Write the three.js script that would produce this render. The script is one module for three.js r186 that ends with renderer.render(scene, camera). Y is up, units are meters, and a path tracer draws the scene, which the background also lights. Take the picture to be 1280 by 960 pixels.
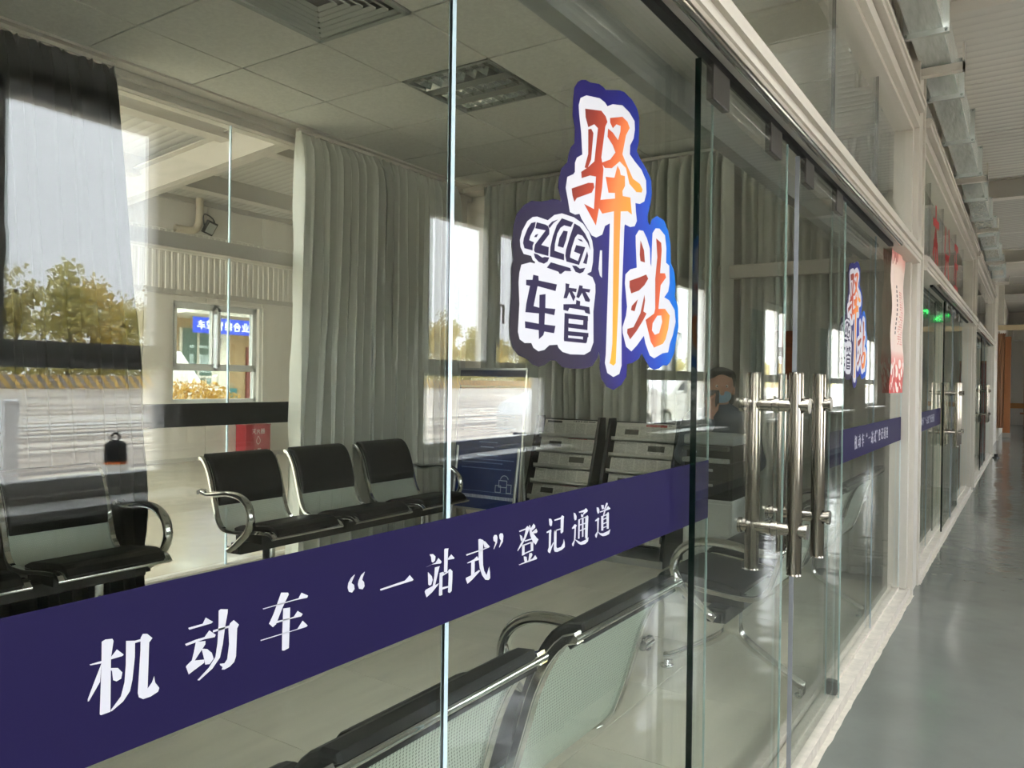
import * as THREE from 'three';
import { RoundedBoxGeometry } from 'three/addons/geometries/RoundedBoxGeometry.js';
import { mergeGeometries, mergeVertices } from 'three/addons/utils/BufferGeometryUtils.js';
import { MarchingCubes } from 'three/addons/objects/MarchingCubes.js';

// ---------------------------------------------------------------- camera, sky, exposure
// World: x runs along the glass wall, y up, the waiting room lies towards -z. Helpers take "d" = depth into the room = -z.
const scene = new THREE.Scene();
const EYE = 1.25;
const camera = new THREE.PerspectiveCamera(2 * Math.atan(480 / 976.5) * 180 / Math.PI, 1280 / 960, 0.05, 600);
{
  const yaw = 33.602 * Math.PI / 180, pitch = -0.25 * Math.PI / 180, roll = 0.7654 * Math.PI / 180;
  const f = new THREE.Vector3(Math.cos(yaw) * Math.cos(pitch), Math.sin(pitch), -Math.sin(yaw) * Math.cos(pitch));
  const r = new THREE.Vector3(Math.sin(yaw), 0, Math.cos(yaw));
  const u = new THREE.Vector3(-Math.cos(yaw) * Math.sin(pitch), Math.cos(pitch), Math.sin(yaw) * Math.sin(pitch));
  const right = r.clone().multiplyScalar(Math.cos(roll)).addScaledVector(u, Math.sin(roll));
  const up = u.clone().multiplyScalar(Math.cos(roll)).addScaledVector(r, -Math.sin(roll));
  camera.quaternion.setFromRotationMatrix(new THREE.Matrix4().makeBasis(right, up, f.clone().negate()));
  camera.position.set(0, EYE, 0);
}
// an even overcast sky, a little brighter overhead
{
  const w = 64, h = 32, a = new Float32Array(w * h * 4);
  for (let y = 0; y < h; y++) for (let x = 0; x < w; x++) {
    const up = Math.max(0, Math.sin(((y + 0.5) / h - 0.5) * Math.PI)), k = 0.92 + 0.22 * up, o = (y * w + x) * 4;
    a[o] = 0.94 * k; a[o + 1] = 0.97 * k; a[o + 2] = 1.03 * k; a[o + 3] = 1;
  }
  const t = new THREE.DataTexture(a, w, h, THREE.RGBAFormat, THREE.FloatType);
  t.mapping = THREE.EquirectangularReflectionMapping; t.magFilter = THREE.LinearFilter; t.needsUpdate = true;
  scene.background = t;
}
scene.backgroundIntensity = 9.5;
const renderer = new THREE.WebGLRenderer({ antialias: true });
renderer.toneMapping = THREE.LinearToneMapping;
renderer.toneMappingExposure = 1.55;
renderer.shadowMap.enabled = true;

// ---------------------------------------------------------------- helpers
let seedValue = 11;
const rnd = () => { seedValue = (seedValue * 1664525 + 1013904223) >>> 0; return seedValue / 4294967296; };
const rr = (a, b) => a + (b - a) * rnd();
const used = new Map();
const numbered = (name) => { const n = used.get(name) || 0; used.set(name, n + 1); return n ? `${name}_${String(n).padStart(3, '0')}` : name; };
const V = (x, y, z) => new THREE.Vector3(x, y, z);
const clean = (g) => { const q = g.index ? g.toNonIndexed() : g; for (const k of Object.keys(q.attributes)) if (!['position', 'normal', 'uv'].includes(k)) q.deleteAttribute(k); if (!q.attributes.uv) q.setAttribute('uv', new THREE.BufferAttribute(new Float32Array(q.attributes.position.count * 2), 2)); return q; };
const merge = (list) => (Array.isArray(list) ? (list.length === 1 ? list[0] : mergeGeometries(list.map(clean))) : list);
// uv in metres, by the way each face points
function metres(g) {
  const q = g.index ? g.toNonIndexed() : g, p = q.attributes.position, n = q.attributes.normal, uv = new Float32Array(p.count * 2);
  for (let i = 0; i < p.count; i++) {
    const ax = Math.abs(n.getX(i)), ay = Math.abs(n.getY(i)), az = Math.abs(n.getZ(i));
    uv[2 * i] = ax > ay && ax > az ? p.getZ(i) : p.getX(i);
    uv[2 * i + 1] = ay >= ax && ay >= az ? p.getZ(i) : p.getY(i);
  }
  q.setAttribute('uv', new THREE.BufferAttribute(uv, 2));
  return q;
}
const box = (x0, x1, y0, y1, z0, z1) => metres(new THREE.BoxGeometry(Math.abs(x1 - x0), Math.abs(y1 - y0), Math.abs(z1 - z0)).translate((x0 + x1) / 2, (y0 + y1) / 2, (z0 + z1) / 2));
const rbox = (x0, x1, y0, y1, z0, z1, r = 0.01, s = 2) => new RoundedBoxGeometry(Math.abs(x1 - x0), Math.abs(y1 - y0), Math.abs(z1 - z0), s, r).translate((x0 + x1) / 2, (y0 + y1) / 2, (z0 + z1) / 2);
const D = (x0, x1, y0, y1, d0, d1) => box(x0, x1, y0, y1, -d1, -d0);        // world box given by depth into the room
const tube = (pts, r, seg = 40, rad = 10, closed = false) => new THREE.TubeGeometry(new THREE.CatmullRomCurve3(pts.map((p) => (p.isVector3 ? p : V(...p))), closed, 'catmullrom', 0.5), seg, r, rad, closed);
const rod = (a, b, r, rad = 14, r2 = r) => {
  const A = V(...a), Bv = V(...b), len = A.distanceTo(Bv);
  return new THREE.CylinderGeometry(r2, r, len, rad).translate(0, len / 2, 0).applyQuaternion(new THREE.Quaternion().setFromUnitVectors(V(0, 1, 0), Bv.clone().sub(A).normalize())).translate(...a);
};
const extr = (pts, depth, bevel = 0, seg = 2) => { // outline in x,y pulled along z
  const s = new THREE.Shape(pts.map((p) => new THREE.Vector2(p[0], p[1])));
  return new THREE.ExtrudeGeometry(s, { depth, bevelEnabled: bevel > 0, bevelSize: bevel, bevelThickness: bevel, bevelSegments: seg, curveSegments: 8 });
};
function part(name, geos, m, parent) {
  const o = new THREE.Mesh(merge(geos), m);
  o.name = name; o.castShadow = o.receiveShadow = true;
  parent.add(o);
  return o;
}
function tag(o, label, category, group) { o.userData.label = label; o.userData.category = category; if (group) o.userData.group = group; return o; }
const each = (name, list, m, parent) => list.map((g) => part(name, [g], m, parent));
function thing(name, label, category, pos = [0, 0, 0], turn = 0, group) {
  const o = new THREE.Group(); o.name = numbered(name); o.position.set(...pos); o.rotation.y = turn; scene.add(o);
  return tag(o, label, category, group);
}
function single(name, geos, m, label, category, group) { const o = part(numbered(name), geos, m, scene); return tag(o, label, category, group); }
function struct(name, geos, m, label) { const o = part(numbered(name), geos, m, scene); o.userData.kind = 'structure'; if (label) o.userData.label = label; return o; }
function structGroup(name, pos = [0, 0, 0], turn = 0, label) { const o = new THREE.Group(); o.name = numbered(name); o.position.set(...pos); o.rotation.y = turn; o.userData.kind = 'structure'; if (label) o.userData.label = label; scene.add(o); return o; }
function copyOf(root, pos, turn, label, group) {
  const c = root.clone(); c.name = numbered(root.name.replace(/_\d{3}$/, '')); c.position.set(...pos); c.rotation.y = turn; c.userData = { ...root.userData, label };
  if (group) c.userData.group = group;
  scene.add(c); return c;
}

// ---------------------------------------------------------------- textures
const hash = (x, y, s) => { let h = Math.imul(x, 374761393) ^ Math.imul(y, 668265263) ^ Math.imul(s, 974634777); h = Math.imul(h ^ (h >>> 13), 1274126177); return ((h ^ (h >>> 16)) >>> 0) / 4294967296; };
function vnoise(x, y, px, py, s) { // periodic value noise
  const ix = Math.floor(x), iy = Math.floor(y), fx = x - ix, fy = y - iy, u = fx * fx * (3 - 2 * fx), v = fy * fy * (3 - 2 * fy), m = (a, b) => ((a % b) + b) % b;
  const a = hash(m(ix, px), m(iy, py), s), b = hash(m(ix + 1, px), m(iy, py), s), c = hash(m(ix, px), m(iy + 1, py), s), d = hash(m(ix + 1, px), m(iy + 1, py), s);
  return a + (b - a) * u + (c - a) * v + (a - b - c + d) * u * v;
}
function fbm(u, v, fx, fy, oct, s) { let sum = 0, amp = 0.5, tot = 0; for (let i = 0; i < oct; i++) { sum += amp * vnoise(u * fx, v * fy, fx, fy, s + i); tot += amp; amp *= 0.55; fx *= 2; fy *= 2; } return sum / tot; }
function tex(size, fn, { srgb = false, repeat = [1, 1], h = size } = {}) {
  const a = new Uint8Array(size * h * 4);
  for (let y = 0; y < h; y++) for (let x = 0; x < size; x++) {
    const c = fn((x + 0.5) / size, (y + 0.5) / h), o = (y * size + x) * 4;
    for (let k = 0; k < 4; k++) a[o + k] = Math.max(0, Math.min(255, Math.round(255 * (Array.isArray(c) ? (c[k] ?? 1) : k < 3 ? c : 1))));
  }
  const t = new THREE.DataTexture(a, size, h); t.wrapS = t.wrapT = THREE.RepeatWrapping; t.magFilter = THREE.LinearFilter; t.repeat.set(...repeat);
  if (srgb) t.colorSpace = THREE.SRGBColorSpace;
  t.needsUpdate = true; return t;
}
function paint(w, h, fn) {
  const c = document.createElement('canvas'); c.width = w; c.height = h; const g = c.getContext('2d'); fn(g, w, h);
  const t = new THREE.CanvasTexture(c); t.colorSpace = THREE.SRGBColorSpace; t.magFilter = THREE.LinearFilter; return t;
}
const css = (c) => [c >> 16 & 255, c >> 8 & 255, c & 255].map((v) => v / 255);
const mottle = (hex, amount, fx, fy, oct, s, size = 256, repeat = [1, 1]) => tex(size, (u, v) => { const k = 1 + amount * (fbm(u, v, fx, fy, oct, s) - 0.5) * 2; return css(hex).map((c) => c * k); }, { srgb: true, repeat });
const bumpTex = (fx, fy, oct, s, size = 256, repeat = [1, 1]) => tex(size, (u, v) => fbm(u, v, fx, fy, oct, s), { repeat });

// ---------------------------------------------------------------- materials
const std = (color, roughness, metalness = 0, more = {}) => new THREE.MeshStandardMaterial({ color, roughness, metalness, ...more });
const dull = (color, roughness, specularIntensity = 0.25, more = {}) => new THREE.MeshPhysicalMaterial({ color, roughness, specularIntensity, ...more });
const M = {
  white: std(0xc2bcb1, 0.42, 0, { bumpMap: bumpTex(8, 8, 3, 3, 128, [4, 4]), bumpScale: 0.0006 }),
  whiteRough: std(0xffffff, 0.7, 0, { map: mottle(0xc9c2b6, 0.08, 12, 12, 4, 5, 256, [3, 3]) }),
  wall: std(0xe2ddd2, 0.5, 0, { bumpMap: bumpTex(6, 6, 3, 9, 128, [1, 1]), bumpScale: 0.0008 }),
  outerWall: std(0xaeaba2, 0.6, 0, { bumpMap: bumpTex(6, 6, 3, 9, 128, [1, 1]), bumpScale: 0.0008 }),
  panel: std(0xe0dace, 0.35),
  epoxy: std(0xffffff, 0.13, 0, { map: mottle(0x747772, 0.07, 6, 6, 5, 21, 512, [0.4, 0.4]), bumpMap: bumpTex(7, 7, 3, 31, 512, [0.55, 0.55]), bumpScale: 0.006 }),
  tile: std(0xffffff, 0.2, 0, { map: mottle(0xdfdac8, 0.05, 3, 14, 4, 41, 256, [0.9, 0.9]), bumpMap: bumpTex(5, 5, 2, 43, 256, [0.8, 0.8]), bumpScale: 0.0016 }),
  tileB: std(0xffffff, 0.22, 0, { map: mottle(0xdad6c4, 0.05, 14, 3, 4, 45, 256, [0.9, 0.9]), bumpMap: bumpTex(5, 5, 2, 47, 256, [0.8, 0.8]), bumpScale: 0.0016 }),
  grout: std(0xa9a598, 0.8),
  hallFloor: std(0xffffff, 0.16, 0, { map: mottle(0xb9b09e, 0.06, 5, 5, 4, 51, 256, [0.3, 0.3]), bumpMap: bumpTex(9, 9, 3, 53, 256, [0.35, 0.35]), bumpScale: 0.006 }),
  ceilTile: std(0xffffff, 0.92, 0, { map: mottle(0xdad8cd, 0.035, 60, 60, 2, 61, 256, [1.2, 1.2]), bumpMap: bumpTex(60, 60, 2, 63, 256, [1.2, 1.2]), bumpScale: 0.0012 }),
  ceilTileB: std(0xffffff, 0.92, 0, { map: mottle(0xd4d2c7, 0.035, 60, 60, 2, 65, 256, [1.2, 1.2]), bumpMap: bumpTex(60, 60, 2, 63, 256, [1.2, 1.2]), bumpScale: 0.0012 }),
  shadowGap: std(0x8e8b84, 0.9),
  roofSheet: std(0xdad7cf, 0.22, 0.1, { bumpMap: tex(128, (u, v) => 0.7 * Math.pow(Math.abs(Math.sin(u * Math.PI * 8)), 0.7) + 0.3 * fbm(u, v, 3, 12, 2, 66), { repeat: [1, 1] }), bumpScale: 0.008 }),
  curtain: new THREE.MeshPhysicalMaterial({ color: 0xcfd0c5, roughness: 0.4, ior: 1.6, side: THREE.DoubleSide, bumpMap: bumpTex(160, 24, 2, 71, 256, [3, 1]), bumpScale: 0.0005 }),
  leather: dull(0x070808, 0.42, 0.4),
  blackSteel: std(0x101211, 0.4, 0.2),
  chrome: std(0xd6d7d4, 0.09, 1),
  steel: std(0xaaa49b, 0.14, 1),
  greySteel: std(0x9aa097, 0.38, 0.55, { side: THREE.DoubleSide }),
  galv: std(0xffffff, 0.25, 0.6, { map: mottle(0xdde2df, 0.07, 5, 5, 3, 81, 256, [1.6, 1.6]), bumpMap: bumpTex(8, 8, 2, 83, 128, [1.4, 1.4]), bumpScale: 0.004 }),
  galvDark: std(0x6f7572, 0.4, 0.7),
  alu: std(0xb8bbb8, 0.3, 0.8),
  clip: std(0x4b4843, 0.45, 0.4),
  seal: std(0x8d9096, 0.6, 0.2),
  glass: new THREE.MeshPhysicalMaterial({ color: 0xf9fbf9, roughness: 0, transmission: 1, thickness: 0, ior: 1.4 }),
  clear: new THREE.MeshPhysicalMaterial({ color: 0xfbfcfb, roughness: 0, transmission: 1, thickness: 0, ior: 1.5 }),
  tinted: new THREE.MeshPhysicalMaterial({ color: 0xc4c8c4, roughness: 0, transmission: 1, thickness: 0, ior: 1.5 }),
  edge: std(0x04120d, 0.12),
  edgePale: std(0x9fb8b4, 0.15),
  joint: std(0xc4dbe6, 0.12, 0.1),
  black: std(0x0a0b0b, 0.5),
  upvc: std(0xe2e2de, 0.35),
  rubber: std(0x161616, 0.8),
  daylight: new THREE.MeshPhysicalMaterial({ color: 0xf2f2ee, roughness: 0.05, transmission: 1, thickness: 0, ior: 1.45 }),
};
M.perf = std(0xc0c9bb, 0.34, 0.2, { side: THREE.DoubleSide });
{
  const holes = tex(64, (u, v) => { const a = Math.hypot(u - 0.25, (v - 0.25) * 1.0), b = Math.hypot(u - 0.75, v - 0.75); return Math.min(a, b) < 0.14 ? 0 : 1; }, { repeat: [70, 55] });
  M.perf.alphaMap = holes; M.perf.alphaTest = 0.5;
}
// ---------------------------------------------------------------- large structure
const HALL_TOP = 3.75, CEIL = 2.93, GL = 0.64, LEAF = 0.6, FAR = 4.2, HALL = 10.3, OUTW = -1.74;
// walls with window openings (all of one height)
function pierced(x0, x1, y0, y1, d0, d1, opens, oy0, oy1) {
  const g = []; let x = x0;
  for (const [a, b] of opens) { if (a > x) g.push(D(x, a, y0, y1, d0, d1)); g.push(D(a, b, y0, oy0, d0, d1), D(a, b, oy1, y1, d0, d1)); x = b; }
  if (x < x1) g.push(D(x, x1, y0, y1, d0, d1));
  return g;
}
const OUT_OPEN = [[-5.75, -4.25], [-2.65, -1.15], [0.505, 2.005], [3.62, 5.13], [6.9, 8.4], [10.54, 12.06], [14.7, 16.2], [18.6, 20.1], [25, 26.5]];
const HALL_OPEN = [[-8.4, -6.0], [-5.6, -3.2], [-2.8, -0.4], [0.0, 2.4], [2.8, 5.2], [6.66, 8.17]];

struct('floor', [D(-9, 32, -0.12, 0, OUTW - 0.2, 0.66)], M.epoxy, 'glossy grey painted corridor floor beside the glass wall');
struct('wall_outer', pierced(-9, 32, 0, HALL_TOP + 0.1, OUTW - 0.2, OUTW, OUT_OPEN, 0.8, 2.36), M.outerWall);
struct('wall_end', [D(-9.2, -9, 0, HALL_TOP + 0.1, OUTW - 0.2, HALL + 0.2)], M.wall);
struct('wall_corridor_end', [D(31, 31.2, 0, HALL_TOP + 0.1, OUTW - 0.2, HALL + 0.2)], M.wall);
struct('baseboard_outer', [D(-9, 31, 0, 0.1, OUTW, OUTW + 0.012)], M.galvDark);
// corridor ceiling: sheet panels with beams
{
  const c = structGroup('ceiling', [0, 0, 0], 0, 'pale ribbed sheet ceiling high over the corridor');
  const lit = (i) => i < 2;                                         // lengths with a daylight strip in the roof
  for (let i = -6; i < 21; i++) {
    const x = i * 1.5, y = HALL_TOP + 0.012 + 0.002 * (i % 2), runs = lit(i) ? [[OUTW, -0.55], [0.2, 0.66]] : [[OUTW, 0.66]];
    for (const [a, b] of runs) part('ceiling_panel', [metres(new RoundedBoxGeometry(1.485, 0.03, b - a, 1, 0.006).translate(x + 0.74, y, -(a + b) / 2))], M.roofSheet, c);
    each('roof_slab', runs.map(([a, b]) => D(x, x + 1.5, HALL_TOP + 0.03, HALL_TOP + 0.13, a, b + (b > 0.6 ? 0.06 : 0))), M.wall, c);
    if (lit(i)) part('daylight_sheet', [D(x, x + 1.5, HALL_TOP + 0.06, HALL_TOP + 0.065, -0.56, 0.21)], M.daylight, c);
  }
}
for (const x of [-0.4, 5.34, 11.08, 16.8, 22.6]) {
  const y0 = HALL_TOP - 0.24;
  struct('beam', [D(x - 0.09, x + 0.09, y0, y0 + 0.015, OUTW, 0.62), D(x - 0.012, x + 0.012, y0, HALL_TOP, OUTW, 0.62), D(x - 0.09, x + 0.09, HALL_TOP - 0.015, HALL_TOP, OUTW, 0.62)], M.white);
}
// far hall
struct('floor', [D(-9, 32, -0.12, -0.001, 4.18, HALL + 0.2)], M.hallFloor, 'cream glossy floor of the hall behind the waiting room');
struct('wall_hall', pierced(-9, 32, 0, 4.2, HALL, HALL + 0.2, HALL_OPEN, 0.86, 2.34), M.wall);
{
  const w = structGroup('wall_hall_cladding');
  for (let x = 4.2; x < 9; x += 1.0) { // flat panels with narrow joints, cut round the window
    const a = x + 0.004, b = x + 0.996, cut = [];
    if (b < 6.6 || a > 8.23) cut.push(D(a, b, 0.06, 2.42, HALL - 0.018, HALL + 0.01));
    else { cut.push(D(a, b, 0.06, 0.84, HALL - 0.018, HALL + 0.01), D(a, b, 2.36, 2.42, HALL - 0.018, HALL + 0.01)); if (a < 6.6) cut.push(D(a, 6.6, 0.84, 2.36, HALL - 0.018, HALL + 0.01)); if (b > 8.23) cut.push(D(8.23, b, 0.84, 2.36, HALL - 0.018, HALL + 0.01)); }
    part('panel', cut, M.panel, w);
  }
  for (let x = 4.2; x < 9; x += 0.9) { // ribbed sheets above the rail
    const pts = [[x, 0]]; for (let k = 0; k < 9; k++) { const q = x + 0.1 * k; pts.push([q + 0.02, 0], [q + 0.03, -0.01], [q + 0.08, -0.01], [q + 0.09, 0]); }
    pts.push([x + 0.895, 0], [x + 0.895, 0.01], [x, 0.01]);
    part('ribbed_sheet', [extr(pts, 0.84).rotateX(-Math.PI / 2).translate(0, 2.5, -HALL + 0.012)], M.panel, w);
  }
  for (let x = 4.2; x < 9; x += 1.0) part('panel', [D(x + 0.004, x + 0.996, 3.35, 3.8, HALL - 0.018, HALL + 0.01)], M.panel, w);
  part('rail', [D(4.2, 9.2, 2.42, 2.5, HALL - 0.045, HALL)], M.white, w);
  part('rail', [D(4.2, 9.2, 3.78, 3.86, HALL - 0.08, HALL)], M.white, w);
  part('skirting', [D(4.2, 9.2, 0, 0.06, HALL - 0.03, HALL)], M.white, w);
}
{
  const c = structGroup('ceiling', [0, 0, 0], 0, 'sloping sheet roof over the far hall');
  const slab = (x0, x1, t, lift) => { const g = new THREE.BoxGeometry(x1 - x0, t, 6.4, 1, 1, 1); g.translate((x0 + x1) / 2, 0, 0); g.rotateX(-0.085); g.translate(0, 4.08 + lift, -7.3); return metres(g); };
  part('roof_slab', [slab(1.2, 31, 0.08, 0.08)], M.wall, c);
  part('daylight_sheet', [slab(-9, 1.2, 0.005, 0.06)], M.daylight, c);
  for (let i = 0; i < 6; i++) part('roof_sheet', [slab(2.42 + i * 1.03 + 0.006, 2.42 + i * 1.03 + 1.024, 0.02, 0.025)], M.roofSheet, c);
}
const slopeY = (d) => 4.08 + 0.0852 * (7.3 - d);
for (const d of [5.3, 7.45, 9.2]) struct('purlin', [D(-3, 12, slopeY(d) - 0.2, slopeY(d) + 0.02, d - 0.06, d + 0.06), D(-3, 12, slopeY(d) - 0.215, slopeY(d) - 0.2, d - 0.1, d + 0.1)], M.white);
for (const x of [-0.6, 5.45, 11.4]) {
  const g = []; for (const [w, h, lift] of [[0.18, 0.016, -0.36], [0.016, 0.34, -0.2], [0.18, 0.016, -0.02]]) { const b = new THREE.BoxGeometry(w, h, 6.1); b.rotateX(-0.085); b.translate(x, 4.08 + lift - 0.12, -7.3); g.push(metres(b)); }
  struct('rafter', g, M.white);
}
// waiting-room shell, and the two rooms beyond it
const X0 = -0.55, X1 = 5.5;
{
  const f = structGroup('floor', [0, 0, 0], 0, 'pale tiled floor of the waiting room');
  part('bed', [D(X0, 17, -0.12, -0.003, 0.66, 4.2)], M.grout, f);
  const tileG = [0, 1].map((k) => metres(new RoundedBoxGeometry(0.5985, 0.02, 0.5985, 1, 0.0015)));
  for (let i = 0; i < 11; i++) for (let j = 0; j < 6; j++) {
    const x = X0 + 0.25 + i * 0.6, d = 0.96 + j * 0.6; if (x > 5.6) continue;
    const o = part('floor_tile', tileG[(i + j) % 2], (i * 3 + j * 5) % 4 ? M.tile : M.tileB, f); o.position.set(x, -0.0095 + 0.0004 * ((i * 7 + j * 3) % 3), -d);
  }
  part('far_tiles', [D(5.62, 17, -0.02, 0, 0.66, 4.2)], M.tile, f);
}
{
  const c = structGroup('ceiling', [0, 0, 0], 0, 'suspended grid ceiling of square mineral tiles in the waiting room');
  part('backing', [D(X0, 17, CEIL + 0.1, CEIL + 0.2, 0.6, 4.3)], M.shadowGap, c);
  const xs = [-0.875, -0.275, 0.325, 0.925, 1.525, 2.125, 2.725, 3.325, 3.927, 4.53, 5.13, 5.5], ds = [0.66, 1.175, 1.78, 2.388, 2.99, 3.6, 4.2];
  for (let i = 0; i < xs.length - 1; i++) for (let j = 0; j < ds.length - 1; j++) {
    if ((i === 5 && j === 3) || (i === 7 && j === 3)) continue;           // the air diffuser and the grille lamp
    const w = xs[i + 1] - xs[i] - 0.01, h = ds[j + 1] - ds[j] - 0.01;
    const o = part('ceiling_tile', metres(new RoundedBoxGeometry(w, 0.02, h, 1, 0.002).translate(xs[i] + w / 2 + 0.005, 0, -(ds[j] + h / 2 + 0.005))), (i * 5 + j * 3) % 3 ? M.ceilTile : M.ceilTileB, c);
    o.position.y = CEIL + 0.01 + 0.0008 * ((i * 5 + j * 11) % 3);
  }
  part('far_tiles', [D(5.75, 17, CEIL, CEIL + 0.02, 0.66, 4.2)], M.ceilTile, c);
}
struct('wall_left', [D(X0 - 0.15, X0, 0, CEIL + 0.1, 0.66, 4.3)], M.wall);
struct('wall_right', [D(5.62, 5.75, 0, CEIL + 0.1, 0.7, 4.25)], M.wall);
struct('wall_right_far', [D(11.0, 11.12, 0, CEIL + 0.1, 0.7, 4.25)], M.wall);
struct('wall_right_last', [D(16.75, 16.9, 0, HALL_TOP + 0.1, 0.7, HALL)], M.wall);
// cornice under the ceiling, two steps, on the far side and on the end wall
struct('trim_1', [D(X0, 5.5, CEIL - 0.012, CEIL + 0.004, 4.05, 4.25), D(X0, 5.5, CEIL - 0.05, CEIL - 0.012, 4.15, 4.25)], M.white);
struct('trim_2', [D(5.43, 5.62, CEIL - 0.05, CEIL + 0.004, 0.75, 4.2)], M.white);
// steel posts between the bays
for (const x of [-0.38, 5.36, 11.1, 16.84]) {
  const p = structGroup('pillar', [x, 0, 0]);
  part('post', [box(-0.16, 0.16, 0, HALL_TOP, -0.74, -0.585)], M.white, p);
  part('post_lip', [box(-0.165, -0.13, 0, HALL_TOP, -0.6, -0.572), box(0.13, 0.165, 0, HALL_TOP, -0.6, -0.572)], M.white, p);
}
// ribbed sheets on the wall over the glass
{
  const w = structGroup('wall_over_glass');
  part('backing', [D(-9, 17, 2.94, HALL_TOP + 0.1, 0.66, 0.74)], M.wall, w);
  for (let x = -0.2; x < 16.6; x += 0.9) {
    const pts = [[x, 0]]; for (let k = 0; k < 9; k++) { const q = x + 0.1 * k; pts.push([q + 0.02, 0], [q + 0.035, -0.02], [q + 0.075, -0.02], [q + 0.09, 0]); }
    pts.push([x + 0.895, 0], [x + 0.895, 0.01], [x, 0.01]);
    part('ribbed_sheet', [extr(pts, HALL_TOP - 2.96).rotateX(-Math.PI / 2).translate(0, 2.95, -0.652)], M.panel, w);
  }
  part('end_wall', [D(-9, -0.54, 0, 2.94, 0.62, 0.74), D(17, 31, 0, HALL_TOP + 0.1, 0.66, 0.8)], M.wall, w);
}
// ---------------------------------------------------------------- glass wall bays
function moulding(x0, x1, steps) { return steps.map(([y0, y1, d0, d1]) => D(x0, x1, y0, y1, d0, d1)); }
function pane(name, x0, x1, y0, y1, d, parent, t = 0.012) { return part(name, [box(x0, x1, y0, y1, -d - t, -d)], M.glass, parent); }
const handleBar = (x, d0, sgn) => { // a long round pull with two stand-off bolts, one side of a leaf
  const z = -(d0), g = [new THREE.CylinderGeometry(0.0205, 0.0205, 0.56, 28).translate(x, 1.0, z)];
  for (const y of [0.735 - 0.017, 1.281]) g.push(new THREE.CylinderGeometry(0.0185, 0.0205, 0.006, 28).translate(x, y, z));
  return g;
};
function makeLeaf(k, x0, x1, hx, label, edgeLeft, edgeRight) {
  const g = structGroup('door_' + k, [0, 0, 0], 0, label);
  pane('pane', x0 + 0.0035, x1 - 0.0035, 0.035, 1.95, LEAF, g);
  part('edge', [D(x0, x0 + 0.003, 0.035, 1.95, LEAF - 0.0005, LEAF + 0.0125)], edgeLeft, g);
  part('edge', [D(x1 - 0.003, x1, 0.035, 1.95, LEAF - 0.0005, LEAF + 0.005)], edgeRight, g);
  for (const x of [x0 + 0.13, x1 - 0.13]) { // hanger plates clamped on the top edge
    const c = part('hanger_plate', [rbox(x - 0.055, x + 0.055, 1.885, 1.965, -LEAF - 0.015, -LEAF + 0.003, 0.002)], M.clip, g);
    part('bolt', [new THREE.CylinderGeometry(0.008, 0.008, 0.05, 12).translate(x - 0.03, 1.985, -LEAF - 0.006), new THREE.CylinderGeometry(0.008, 0.008, 0.05, 12).translate(x + 0.03, 1.985, -LEAF - 0.006)], M.chrome, c);
  }
  const h = part('handle', handleBar(hx, LEAF - 0.052), M.steel, g); part('handle', handleBar(hx, LEAF + 0.066), M.steel, g);
  const post = [];
  for (const y of [0.84, 1.19]) { post.push(rod([hx, y, -(LEAF - 0.085)], [hx, y, -(LEAF + 0.1)], 0.0175, 20)); for (const d of [LEAF - 0.085, LEAF + 0.1, LEAF - 0.004, LEAF + 0.016]) post.push(rod([hx, y, -d - 0.004], [hx, y, -d + 0.004], 0.022, 20)); }
  part('standoff', post, M.steel, h);
  return g;
}
let leafNo = 1, panelNo = 1;
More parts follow.
